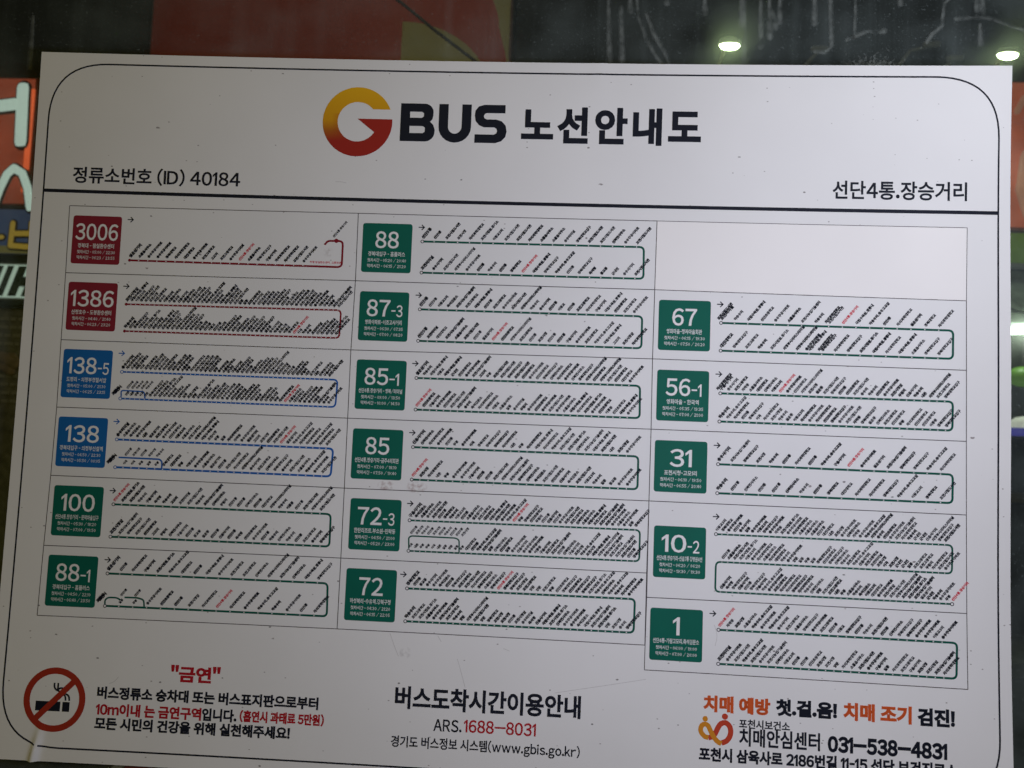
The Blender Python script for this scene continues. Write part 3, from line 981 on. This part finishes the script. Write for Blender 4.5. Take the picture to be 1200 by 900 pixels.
M['wet'] = mat('frosted_panel', (.26, .31, .265), .35, .4, .45, 9)
e = empty('shop_awning', (x0 + .2, 6.0, z0g - .65), 'mottled grey-green sloping awning beneath the lime green strip', 'awning')
mb = MB(); zt = z0g - .006; zb = bw('wl')[1] + .06
mb.add([(x0 - .1, 6.11, zt), (x1, 6.11, zt), (x1, 5.72, zb), (x0 - .1, 5.72, zb), (x0 - .1, 6.11, zt - .03), (x1, 6.11, zt - .03), (x1, 5.72, zb - .03), (x0 - .1, 5.72, zb - .03)],
       [(0, 3, 2, 1), (4, 5, 6, 7), (0, 1, 5, 4), (3, 7, 6, 2), (0, 4, 7, 3), (1, 2, 6, 5)])
under(mb.build('canopy', M['wet']), e)
wx, wz = bw('wl')
e = empty('bulkhead_lamp', (wx, 5.72, wz), 'white glowing lamp under the grey-green awning', 'lamp')
mb = MB(); mb.tube([(wx - .09, 5.8, wz), (wx + .14, 5.8, wz + .015)], .034, 0, 10)
under(mb.build('glowing_tube', mat('white_tube', (.9, 1, .9), .4, emit=3.5, emit_color=(.88, 1, .88)), None, True), e)
mb = MB(); mb.box(wx - .15, wx + .2, 5.76, 5.84, wz + .042, wz + .075, 0, .006)
under(mb.build('holder', M['metal']), e)
l = lamp('awning_glow', 'POINT', (wx + .04, 5.66, wz - .02), 5, (.9, 1, .9), .05); under(l, e)
gx, gz = bw('gb')
e = empty('green_lantern', (gx + .05, 5.8, gz), 'round leaf green lantern hanging under the awning', 'lantern')
mb = MB(); bm = bmesh.new(); bmesh.ops.create_uvsphere(bm, u_segments=20, v_segments=12, radius=1)
for v in bm.verts: v.co = Vector((gx + .06 + v.co.x * .13, 5.8 + v.co.y * .1, gz + v.co.z * .085))
mb.bm(bm); under(mb.build('shade', mat('leaf_green_shade', (.085, .20, .014), .4, .4, emit=.4), None, True), e)
mb = MB(); mb.tube([(gx + .06, 5.8, gz + .07), (gx + .06, 5.8, gz + .30)], .006, 0, 6)
under(mb.build('cord', M['letter_rim']), e)
hx, hz = bw('wh'); bx_, bz_ = bw('bs')
e = empty('display_table', (hx + .1, 5.75, .12), 'dark display table edged with a blue strip at the right edge', 'table')
mb = MB(); mb.box(bx_ - .3, bx_ + .75, 5.5, 6.0, bz_ - .05, bz_ - .03); under(mb.build('table_top', M['metal']), e)
mb = MB(); mb.box(bx_ - .3, bx_ + .75, 5.484, 5.499, bz_ - .045, bz_ + .02, 0, .003)
under(mb.build('edge_strip', mat('blue_strip', (.05, .045, .28), .4, .4, emit=.7)), e)
for lx in (bx_ - .26, bx_ + .7):
    for ly in (5.54, 5.96):
        mb = MB(); mb.box(lx - .02, lx + .02, ly - .02, ly + .02, .12, bz_ - .051); under(mb.build('leg', M['metal']), e)
mb = MB()
for i in range(7):
    bm = bmesh.new(); bmesh.ops.create_icosphere(bm, subdivisions=2, radius=1)
    ox, oy, oz = rng.uniform(-.04, .3), rng.uniform(5.6, 5.8), rng.uniform(.0, .05); s_ = rng.uniform(.06, .1)
    for v in bm.verts: v.co = Vector((hx + ox + v.co.x * s_ * 1.3, oy + v.co.y * s_, max(hz - .035 + oz + v.co.z * s_ * .8, bz_ - .029)))
    mb.bm(bm)
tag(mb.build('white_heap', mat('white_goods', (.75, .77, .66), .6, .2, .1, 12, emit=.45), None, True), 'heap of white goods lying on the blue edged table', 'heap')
sx, sz = bw('st')
mb = MB(); mb.box(sx - .2, sx + 1.1, 5.7, 5.78, sz - .05, sz + .03, 0, .01)
mb.box(sx - .16, sx - .1, 5.71, 5.77, .12, sz - .051); mb.box(sx + 1.0, sx + 1.06, 5.71, 5.77, .12, sz - .051)
tag(mb.build('wooden_rail', mat('olive_wood', (.20, .18, .11), .7, .2, .3, 10), None), 'pale olive wooden rail on two posts below the blue edged table', 'rail')

# red painted patch on the near pavement, with a pale edge line
M['red_paint'] = mat('red_road_paint', (.42, .045, .05), .7, .2, .2, 9)
M['pale_paint'] = mat('pale_road_paint', (.6, .58, .54), .7, .2, .2, 9)
rx, ry = DATA['paint']
flat('red_pavement_paint', rx + .05, rx + 1.5, ry - .9, ry, .134, M['red_paint'])
flat('pale_pavement_line', rx, rx + .046, ry - .9, ry, .134, M['pale_paint'])

# ================================================================ SHELTER GLASS with dried drips
def pane_material():
    X = bpy.data.materials.new('dirty_glass'); X.use_nodes = True
    nt = X.node_tree; L = nt.links; nt.nodes.clear()
    out = N(nt, 'ShaderNodeOutputMaterial')
    tr = N(nt, 'ShaderNodeBsdfTransparent'); tr.inputs[0].default_value = (.93, .96, .94, 1)
    sc = N(nt, 'ShaderNodeBsdfRefraction'); sc.inputs['Roughness'].default_value = .8; sc.inputs['IOR'].default_value = 1.028
    sc.inputs[0].default_value = (.9, 1, .84, 1)
    m1 = N(nt, 'ShaderNodeMixShader'); m1.inputs[0].default_value = .045; L.new(tr.outputs[0], m1.inputs[1]); L.new(sc.outputs[0], m1.inputs[2])
    gl = N(nt, 'ShaderNodeBsdfGlossy'); gl.inputs['Roughness'].default_value = .03
    di = N(nt, 'ShaderNodeBsdfDiffuse'); di.inputs[0].default_value = (.52, .62, .62, 1)
    m2 = N(nt, 'ShaderNodeMixShader'); m2.inputs[0].default_value = .02; L.new(m1.outputs[0], m2.inputs[1]); L.new(gl.outputs[0], m2.inputs[2])
    tc = N(nt, 'ShaderNodeTexCoord')
    def noise(scale, vec, det, lo, hi, to):
        mp = N(nt, 'ShaderNodeMapping'); mp.inputs['Scale'].default_value = vec; L.new(tc.outputs['Object'], mp.inputs[0])
        n = N(nt, 'ShaderNodeTexNoise'); n.inputs['Scale'].default_value = scale; n.inputs['Detail'].default_value = det; L.new(mp.outputs[0], n.inputs['Vector'])
        r = N(nt, 'ShaderNodeMapRange'); r.inputs[1].default_value = lo; r.inputs[2].default_value = hi; r.inputs[4].default_value = to; L.new(n.outputs[0], r.inputs[0])
        return r.outputs[0]
    s1 = noise(1, (60, 1, 2.2), 3, .50, .8, .035)       # run-off streaks
    s2 = noise(14, (1, 1, 1.4), 9, .40, .80, .048)      # cloudy film
    s3 = noise(420, (1, 1, 1), 2, .64, .80, .16)       # specks
    a = N(nt, 'ShaderNodeMath', operation='ADD'); L.new(s1, a.inputs[0]); L.new(s2, a.inputs[1])
    b2 = N(nt, 'ShaderNodeMath', operation='ADD'); L.new(a.outputs[0], b2.inputs[0]); L.new(s3, b2.inputs[1])
    b3 = N(nt, 'ShaderNodeMath', operation='ADD'); L.new(b2.outputs[0], b3.inputs[0]); b3.inputs[1].default_value = .020
    m3 = N(nt, 'ShaderNodeMixShader'); L.new(b3.outputs[0], m3.inputs[0]); L.new(m2.outputs[0], m3.inputs[1]); L.new(di.outputs[0], m3.inputs[2])
    L.new(m3.outputs[0], out.inputs[0])
    return X
M['pane'] = pane_material()
M['streak'] = bpy.data.materials.new('dried_drip'); M['streak'].use_nodes = True
nt = M['streak'].node_tree; nt.nodes.clear()
o_ = N(nt, 'ShaderNodeOutputMaterial'); t_ = N(nt, 'ShaderNodeBsdfTransparent'); d_ = N(nt, 'ShaderNodeBsdfDiffuse'); d_.inputs[0].default_value = (.62, .68, .64, 1)
x_ = N(nt, 'ShaderNodeMixShader'); tc_ = N(nt, 'ShaderNodeTexCoord'); n_ = N(nt, 'ShaderNodeTexNoise'); n_.inputs['Scale'].default_value = 110; n_.inputs['Detail'].default_value = 5
r_ = N(nt, 'ShaderNodeMapRange'); r_.inputs[1].default_value = .3; r_.inputs[2].default_value = .75; r_.inputs[3].default_value = .0; r_.inputs[4].default_value = .055
nt.links.new(tc_.outputs['Object'], n_.inputs['Vector']); nt.links.new(n_.outputs[0], r_.inputs[0]); nt.links.new(r_.outputs[0], x_.inputs[0])
nt.links.new(t_.outputs[0], x_.inputs[1]); nt.links.new(d_.outputs[0], x_.inputs[2]); nt.links.new(x_.outputs[0], o_.inputs[0])

GY = .016                # front face of the pane, behind the sheet
pane = empty('shelter_glass', (0, GY + .005, .13), 'large dirty glass wall of the bus shelter behind the route map, streaked with dried drips', 'glass wall')
mb = MB(); mb.box(-1.9, 1.9, GY, GY + .01, .13, 2.75)
under(mb.build('pane', M['pane']), pane)
rng = random.Random(11)
for s in DATA['streaks']:
    mb = MB()
    pts = [(x, GY - .0004, z + SIGN_Z) for x, z in s]
    long = len(s) > 2
    big = [.0011 + rng.uniform(0, .0006) for _ in pts]
    if not long and pts[-1][2] > SIGN_Z + .37: big[-1] = .0022
    mb.tube(pts, .001, 0, 6, .2, big)
    mb.tube([(x, y - .0006, z) for x, y, z in pts], .001, 0, 6, .2, [b * 1.9 for b in big])
    under(mb.build('dried_drip', M['streak'], None, True), pane)
mb = MB()
(fx0, fy0), (fx1, fy1) = DATA['splash']
for i in range(150):
    fx = rng.gauss((fx0 + fx1) / 2, (fx1 - fx0) / 4); fy = fy1 + abs(rng.gauss(0, (fy0 - fy1) / 2.2)); rr_ = rng.uniform(.0004, .0011)
    mb.tube([(fx, GY - .0003, fy + SIGN_Z), (fx + rng.uniform(-.002, .002), GY - .0003, fy + SIGN_Z + .0012)], rr_, 0, 5, .3)
under(mb.build('dried_splash', M['streak']), pane)
mb = MB()
for sx_ in (-1.93, 1.93):
    mb.box(sx_ - .03, sx_ + .03, -.01, .05, .13, 2.8, 0, .004)
mb.box(-1.96, 1.96, -.01, .05, 2.8, 2.86, 0, .004)
under(mb.build('frame', M['metal']), pane)

# ================================================================ THE ROUTE MAP
sign = empty('bus_route_sign', (0, 0, SIGN_Z - Y0), 'large white bus route map with rows of red, blue and green route badges', 'route map')
LY = DATA['lay']
xl, xr, yt, yb = LY['sl'], LY['sr'], LY['st'], LY['sb']
mb = MB()
xs = frange(xl, xr, 4.0); ys = frange(yb, yt, 4.0)
# finer grid over the crease near the lower left corner
cxm = DATA['creases'][0][0][0]
xs = sorted(set([x for x in xs if abs(x - cxm) > 14] + frange(cxm - 14, cxm + 14, 1.0)))
sheet_grid(mb, xs, ys, 0)
n = len(xs); mmm = len(ys)
front = list(mb.v)
k = len(mb.v)
rim = [i for i in range(n)] + [j * n + n - 1 for j in range(1, mmm)] + [(mmm - 1) * n + i for i in range(n - 2, -1, -1)] + [j * n for j in range(mmm - 2, 0, -1)]
mb.v += [(front[i][0], front[i][1] + .0025, front[i][2]) for i in rim]
q = len(rim)
mb.v += [front[i] for i in rim]
for i in range(q):
    mb.f.append((k + q + i, k + i, k + (i + 1) % q, k + q + (i + 1) % q)); mb.m.append(1)
bx2 = frange(xl, xr, 20.0); by2 = frange(yb, yt, 20.0); kb = len(bx2); k2 = len(mb.v)
mb.v += [(p[0], p[1] + .0025, p[2]) for p in [S(x, y, 0) for y in by2 for x in bx2]]
for j in range(len(by2) - 1):
    for i in range(kb - 1):
        mb.f.append((k2 + j * kb + i, k2 + (j + 1) * kb + i, k2 + (j + 1) * kb + i + 1, k2 + j * kb + i + 1)); mb.m.append(1)
board = mb.build('sheet', [M['sheet'], M['edge']], sign)
me = board.data
me.polygons.foreach_set('use_smooth', [mi == 0 for mi in mb.m])

# hairline scuffs in the vinyl
mb = MB()
for sc_ in DATA['scuffs']:
    strip(mb, rounded(sc_, 20, 5), .55, .06, 0, 4)
mb.build('scuff_marks', mat('scuffed_vinyl', (.60, .59, .58), .7, .1), sign)

# border with round corners, header rule
mb = MB()
a, b_, c_, d_ = LY['bl'], LY['br'], LY['bb'], LY['bt']
strip(mb, rounded([(a, c_), (b_, c_), (b_, d_), (a, d_)], 62, 14, True), 1.7, .10, 0, 3, True)
mb2 = mb.build('border_line', M['ink'], sign)
mb = MB(); strip(mb, [(a + .8, LY['ru']), (b_ - .8, LY['ru'])], 3.6, .12, 0, 8)
mb.build('header_rule', M['ink'], sign)

# the two-tone G emblem
cx, cy, rr = DATA['logo']
def arc(r, a0, a1, n=40): return [(cx + r * rr * math.cos(R(a0 + (a1 - a0) * i / n)), cy + r * rr * math.sin(R(a0 + (a1 - a0) * i / n))) for i in range(n + 1)]
loop = arc(1, math.degrees(math.asin(.37)), 360 + math.degrees(math.asin(.09)), 90)
loop += [(cx, cy + .09 * rr)]
loop += [(cx + .49 * rr, cy - .29 * rr)]
loop += arc(.57, -31, -360 + math.degrees(math.asin(.37 / .57)) , 70)
mb = MB(); poly(mb, loop, .2)
mb.build('round_emblem', M['logo'], sign)

# BUS, drawn as heavy strokes
x0, y0, x1, y1 = DATA['bus']
ux = (x1 - x0) / 124.7; uy = (y1 - y0) / 45.0
def T2(l): return [(x0 + x * ux, y0 + y * uy) for x, y in l]
mb = MB()
outer = [(0, 0), (0, 45), (28, 45)] + [(28 + 10.5 * math.sin(t), 35 + 10 * math.cos(t)) for t in [i * .26 for i in range(1, 7)]] + [(38.4, 31), (37.4, 26.5), (34.8, 23.6), (38.6, 20), (40.7, 14)] + [(29.5 + 11.2 * math.cos(t), 12 - 12 * math.sin(t)) for t in [i * .26 for i in range(1, 7)]]
h1 = [(11, 28), (11, 35.2), (25, 35.2), (27.3, 33.6), (27.3, 29.6), (25, 28)]
h2 = [(11, 9.8), (11, 18.2), (26.5, 18.2), (29, 16.4), (29, 11.6), (26.5, 9.8)]
poly_holes(mb, [T2(outer), T2(h1), T2(h2)], .2)
def stroke_poly(l, w, h=.2):
    strip(mb, T2(l), w, h, 0, 6)
uo = [(45, 45), (56, 45), (56, 20)] + [(64 - 8 * math.cos(t), 18.5 - 8.5 * math.sin(t)) for t in [i * .2618 for i in range(0, 13)]] + [(72, 45), (83, 45), (83, 18)] + [(64 + 19 * math.cos(t), 18 - 18.6 * math.sin(t)) for t in [i * .2618 for i in range(1, 12)]] + [(45, 18)]
poly(mb, T2(uo), .2)
so = [(122.5, 45), (98, 45), (91.5, 43), (87.6, 38), (87, 32), (88.2, 25.5), (92.5, 20.6), (98, 18.3), (110, 18.3), (112.8, 16.8), (113.6, 14), (112.8, 11.3), (110, 9.8), (87.5, 9.8), (87.5, -.2), (112, -.2), (119, 2.2), (123.6, 7.5), (124.7, 14), (123.4, 20.6), (119, 25.6), (112.5, 27.7), (101, 27.7), (98.4, 29), (97.6, 31.4), (98.4, 34), (101, 35.2), (122.5, 35.2)]
poly(mb, T2(so), .2)
mb.build('bus_lettering', M['ink'], sign)

for name, (s, box, mt, bold) in DATA['texts'].items():
    mb = MB(); text_box(mb, s, box, bold, .16, 0, 4, .10 if name == 'title' else 0)
    mb.build(name + '_lettering', M[mt], sign)

# no-smoking mark
cx, cy, rr = DATA['nosmoke']
mb = MB()
def Q(x, y): return (cx + x * rr, cy + y * rr)
def rect(x0, x1, y0, y1, h, slot): poly(mb, [Q(x0, y0), Q(x1, y0), Q(x1, y1), Q(x0, y1)], h, slot)
rect(-.60, .20, -.36, -.06, .16, 1); rect(.27, .50, -.36, -.06, .16, 1)
for dx in (0, .12):
    strip(mb, rounded([Q(-.04 + dx, .52), Q(-.04 + dx, .36 - dx * .5), Q(.10 + dx * .4, .26 + dx * .9), Q(.34 + dx * .3, .25 + dx * .9)], .1 * rr), .055 * rr, .16, 1, 3)
    strip(mb, rounded([Q(.20 + dx, .20), Q(.34 + dx, .14), Q(.36 + dx, -.02)], .1 * rr), .055 * rr, .16, 1, 3)
circle = [Q(.9 * math.cos(t), .9 * math.sin(t)) for t in [i * 2 * math.pi / 64 for i in range(64)]]
strip(mb, circle, .20 * rr, .20, 0, 8, True)
strip(mb, [Q(-.62, -.66), Q(.62, .62)], .19 * rr, .24, 0, 6)
mb.build('no_smoking_mark', [M['sign_red'], M['ink']], sign)

# interlaced two-loop emblem of the clinic
o_pts, r_pts, hd1, hd2 = DATA['clinic_emblem']
mb = MB()
strip(mb, rounded(r_pts, 2.5, 4), 5.0, .16, 1, 2)
strip(mb, rounded(o_pts, 2.5, 4), 4.6, .20, 0, 2)
disc(mb, hd1[0], hd1[1], 2.6, .2, 0, 18); disc(mb, hd2[0], hd2[1], 2.9, .2, 1, 18)
mb.build('clinic_emblem', [M['em_orange'], M['em_red']], sign)

# ---------------------------------------------------------------- route panels
def quad_grid(mb, q, nx, ny, h, slot=0):
    TL, TR, BL, BR = q
    def at(u, v):
        return ((TL[0] * (1 - u) + TR[0] * u) * (1 - v) + (BL[0] * (1 - u) + BR[0] * u) * v,
                (TL[1] * (1 - u) + TR[1] * u) * (1 - v) + (BL[1] * (1 - u) + BR[1] * u) * v)
    vs = [S(*at(i / nx, j / ny), h) for j in range(ny + 1) for i in range(nx + 1)]
    mb.add(vs, [(j * (nx + 1) + i, (j + 1) * (nx + 1) + i, (j + 1) * (nx + 1) + i + 1, j * (nx + 1) + i + 1) for j in range(ny) for i in range(nx)], slot)

NAMES = ('무봉 이곡 양문 내촌 일동 고모리 이동교 설운동 송우리 축석령 어룡동 동교동 자작동 군내면 무림리 하송우리 포천시청 선단1통 선단5통 구읍사거리 '
 '신읍사거리 포천시청앞 대진대학교 경복대학교 송우사거리 포천터미널 이동교3리 설운삼거리 축석검문소 선단초등학교 포천고등학교 송우터미널 소흘읍사무소 '
 '신북면사무소 포천시립도서관 경복대학교입구 차의과학대학교 포천시법원.등기소 송우주공아파트 포천시농업기술센터 국립수목원.광릉내 의정부시외버스터미널 하송우리.송우고교앞').split()
BYLEN = {}
for s in NAMES: BYLEN.setdefault(min(len(s), 10), []).append(s)
HERE = '선단4통.장승거리'
ANG = R(51)
# how many characters the stop names of the sparser routes run to
LENGTHS = {
 '88': ((5,4,8,4,7,9,5,8,7,7,6,6,5,7,8,7,6,7,8), (4,5,8,10,7,4,4,4,5,9,9,7,10,4,7,3,3,3,5,7)),
 '87-3': ((5,4,5,5,9,6,9,4,6,7,8,10,4,5,4,3,4,6,8,5,9,6,6,6), (6,5,5,9,6,8,4,5,9,6,10,6,4,4,4,4,5,8,6,10,9,3,5,7)),
 '67': ((7,4,9,6,8,6,9,4,8,9,9,10,4,8,5,5,5), (7,7,6,4,9,10,10,9,8,8,7,9,9,7,9,6,8,7)),
 '31': ((5,9,7,4,4,4,7,4,10,5,9,7,5,9,8,8,10,9), (5,4,6,4,4,6,4,4,5,5,7,7,8,10,5,5,6)),
 '100': ((7,9,8,4,5,3,4,3,5,7,4,9,6,3,4,4,6,4,5,10,4,3,4,7,10,4), (5,9,7,7,6,3,3,6,5,4,3,3,4,5,4,3,6,8,4,4,6,4,4,6,5,8)),
 '88-1': ((5,4,7,5,9,10,5,4,9,7,6,6,6,10,9,6,9,8), (3,3,3,8,6,4,5,7,9,7,7,10,4,8,4,4)),
 '3006': ((3,6,8,8,5,7,5,7,6,3,6,7,9,6,7,5,7,8,8,8), ()),
}
def panel_text(tone):
    return {'red': 'dark red', 'blue': 'blue', 'green': 'green'}[tone]

rng = random.Random(2024)
for ri, r in enumerate(DATA['routes']):
    tone = r['col']
    title = r['num'] + r['suf']
    mb = MB()
    TL, TR, BL, BR = r['panel']
    quad_grid(mb, r['panel'], 14, 4, .05, 0)
    # ruled edge, half on each neighbouring panel
    for p0, p1 in ((TL, TR), (TR, BR), (BR, BL), (BL, TL)):
        strip(mb, [p0, p1], .75, .09, 1, 20)
    pn = mb.build('route_panel', [M['panel'], M['hair']], sign)
    tag(pn, 'route panel with the %s badge reading %s' % (panel_text(tone), title))
    # badge
    x0, y0, x1, y1 = r['badge']; w = x1 - x0; h = y1 - y0
    mb = MB(); poly(mb, rounded([(x0, y0), (x1, y0), (x1, y1), (x0, y1)], 3.0, 5, True), .12)
    mb.build('route_badge', M[tone], pn)
    mb = MB()
    n_ = len(r['num'])
    mw = {4: .875, 3: .68, 2: .475, 1: .13}[n_]
    if title.startswith('138-'): mw = .60
    if title == '31': mw = .42
    sw = 0 if not r['suf'] else (.19 if r['suf'] == '-1' else .225)
    tot = mw + (sw + .025 if sw else 0)
    u0 = .5 - tot / 2 + (.015 if sw else 0)
    yb_, yt_ = y1 - .508 * h, y1 - .160 * h
    text_box(mb, r['num'], (x0 + u0 * w, yb_, x0 + (u0 + mw) * w, yt_), .016, .20, 0, 3)
    if sw:
        text_box(mb, r['suf'], (x0 + (u0 + mw + .025) * w, yb_, x0 + tot * w + u0 * w, yb_ + .245 * h), .012, .20, 0, 3)
    mb.build('route_number', M['text_white'], pn)
    mb = MB()
    cw = min(.87, max(.62, len(r['cap']) * .062))
    text_box(mb, r['cap'], (x0 + (.5 - cw / 2) * w, y1 - .672 * h, x0 + (.5 + cw / 2) * w, y1 - .572 * h), .022, .20, 0, 1)
    text_box(mb, r['t1'], (x0 + .12 * w, y1 - .792 * h, x0 + .90 * w, y1 - .712 * h), .016, .20, 0, 1)
    text_box(mb, r['t2'], (x0 + .12 * w, y1 - .908 * h, x0 + .90 * w, y1 - .828 * h), .016, .20, 0, 1)
    mb.build('route_caption', M['text_soft'], pn)
    # line with its stops
    lines = MB(); names = MB()
    dense = max(q[2] for q in r['rows']) > 36
    lw = 1.8 if dense else 2.1
    rows = r['rows']; conn = {k: (a, b) for k, a, b in r['conn']}
    pts = [rows[0][0]]
    if 'hook' in conn:
        a, b = conn['hook']
        pts += [(b[0], rows[0][1][1] - .6), (b[0], b[1]), (b[0] - 16, b[1] - .3), (b[0] - 19, b[1] - 4.5)]
    else:
        a, b = conn['r']
        pts += [(a[0], rows[0][1][1]), (b[0], rows[1][1][1])]
        if 'l' in conn:
            c, d = conn['l']
            pts += [(c[0], rows[1][0][1]), (d[0], rows[2][0][1]), rows[2][1]]
        else:
            pts += [rows[1][0]]
    strip(lines, rounded(pts, 4.6, 5), lw, .12, 0, 8)
    for e in r['extra']:
        strip(lines, rounded(e, 2.5, 4), lw * .8, .13, 0, 3)
    if 'hook' in conn:
        disc(lines, conn['hook'][1][0] - 7, conn['hook'][1][1], 2.3, .14, 0, 14)
        text_at(names, BYLEN[8][0] if 8 in BYLEN else HERE, conn['hook'][1][0] - 9.5, conn['hook'][1][1] + 3.2, 2.9, ANG, .05, .18, 0)
        text_box(names, '하행:잠실환승센터. 교통회관', (rows[0][1][0] + 7, rows[0][1][1] + 2.6, rows[0][1][0] + 40, rows[0][1][1] + 5.0), .02, .18, 1, 1)
    # arrow
    ax, ay = r['arrow']
    strip(lines, [(ax - 3.0, ay), (ax + 2.6, ay)], 1.05, .12, 2, 3)
    strip(lines, [(ax + .2, ay + 2.7), (ax + 3.0, ay), (ax + .2, ay - 2.7)], 1.05, .13, 2, 9)
    for k, (p0, p1, cnt) in enumerate(rows):
        start_x = p0[0]
        redi = r['red'][1] if r['red'][0] == k else -1
        last_row_end = ('l' in conn and k == 2)
        trend = rng.uniform(0, 6)
        for i in range(cnt + (1 if last_row_end else 0)):
            t = i / (cnt if last_row_end else cnt - 1)
            x = p0[0] + (p1[0] - p0[0]) * t; y = p0[1] + (p1[1] - p0[1]) * t
            first = (i == 0 and not ('l' in conn and k > 0)) or (last_row_end and i == cnt)
            if first:
                disc(lines, x, y, 1.9 if tone != 'red' else 1.6, .14, 0 if tone == 'red' else 2, 14)
                if tone != 'red': disc(lines, x, y, 1.15, .17, 1, 14)
            else:
                disc(lines, x, y, 0.52 if dense else .62, .15, 1, 8)
            # stop name
            L_ = min(10, max(2, int(round(rng.gauss(5.9 + 1.3 * math.sin(i * .35 + trend), 2.0)))))
            known = LENGTHS.get(title, ((), ()))
            if k < len(known) and i < len(known[k]): L_ = min(10, known[k][i])
            while L_ not in BYLEN: L_ -= 1
            s = rng.choice(BYLEN[L_])
            em = 3.35; bold = rng.choice((.06, .07, .08)); slot = 0
            if i == 0 and k < 2 and 'l' not in conn: em = 3.9; bold = .075; s = rng.choice(BYLEN[4] + BYLEN[5])
            if i == redi: s = HERE; slot = 1; bold = .05; em = 3.15
            if i > 0 and i + 1 == cnt and not last_row_end: L_ = 7; s = rng.choice(BYLEN[7])
            if i == 0 and k == 1 and title in ('138', '138-5', '88-1'):
                for dx, dy in ((-7.5, 1.2), (-5.2, 2.6)): text_at(names, '포천시', x + dx, y + dy + 2, 3.6, ANG, .085, .18, 0)
                continue
            if (title in ('67', '56-1') and k == 0 and i == 0) or (title == '67' and (k, i) in ((0, 8), (1, 7), (1, 8))):
                text_at(names, rng.choice(BYLEN[7]), x - 2.2, y + 3.0, 3.3, ANG, .085, .18, 0)
            in_loop = any(e[0][0] - 1 < x < e[-1][0] + 1 and abs(e[0][1] - y) < 12 for e in r['extra'])
            if in_loop and slot == 0:
                s = rng.choice(BYLEN[2]); em = 2.9; bold = .06
                s2 = rng.choice(BYLEN[4]); yy = max(q[1] for q in r['extra'][0])
                text_at(names, s2, x + 2.0, yy + 1.6, 2.9, ANG, .05, .18, 0)
            text_at(names, s, x + 1.0, y + 2.7, em, ANG, bold, .18, slot)
    lc = M[tone + '_line']
    lines.build('route_line', [lc, M['text_white'], M['ink'] if tone != 'blue' else lc], pn)
    names.build('stop_names', [M['ink'], M['stop_red']], pn)

# the blank warmer panel at the top right
mb = MB(); quad_grid(mb, DATA['blank'], 16, 5, .09, 0)
TL, TR, BL, BR = DATA['blank']
for p0, p1 in ((TL, TR), (TR, BR), (BR, BL), (BL, TL)):
    strip(mb, [p0, p1], .6, .12, 1, 20)
bp = mb.build('blank_panel', [M['blank'], M['hair']], sign)
tag(bp, 'empty white panel without a route')
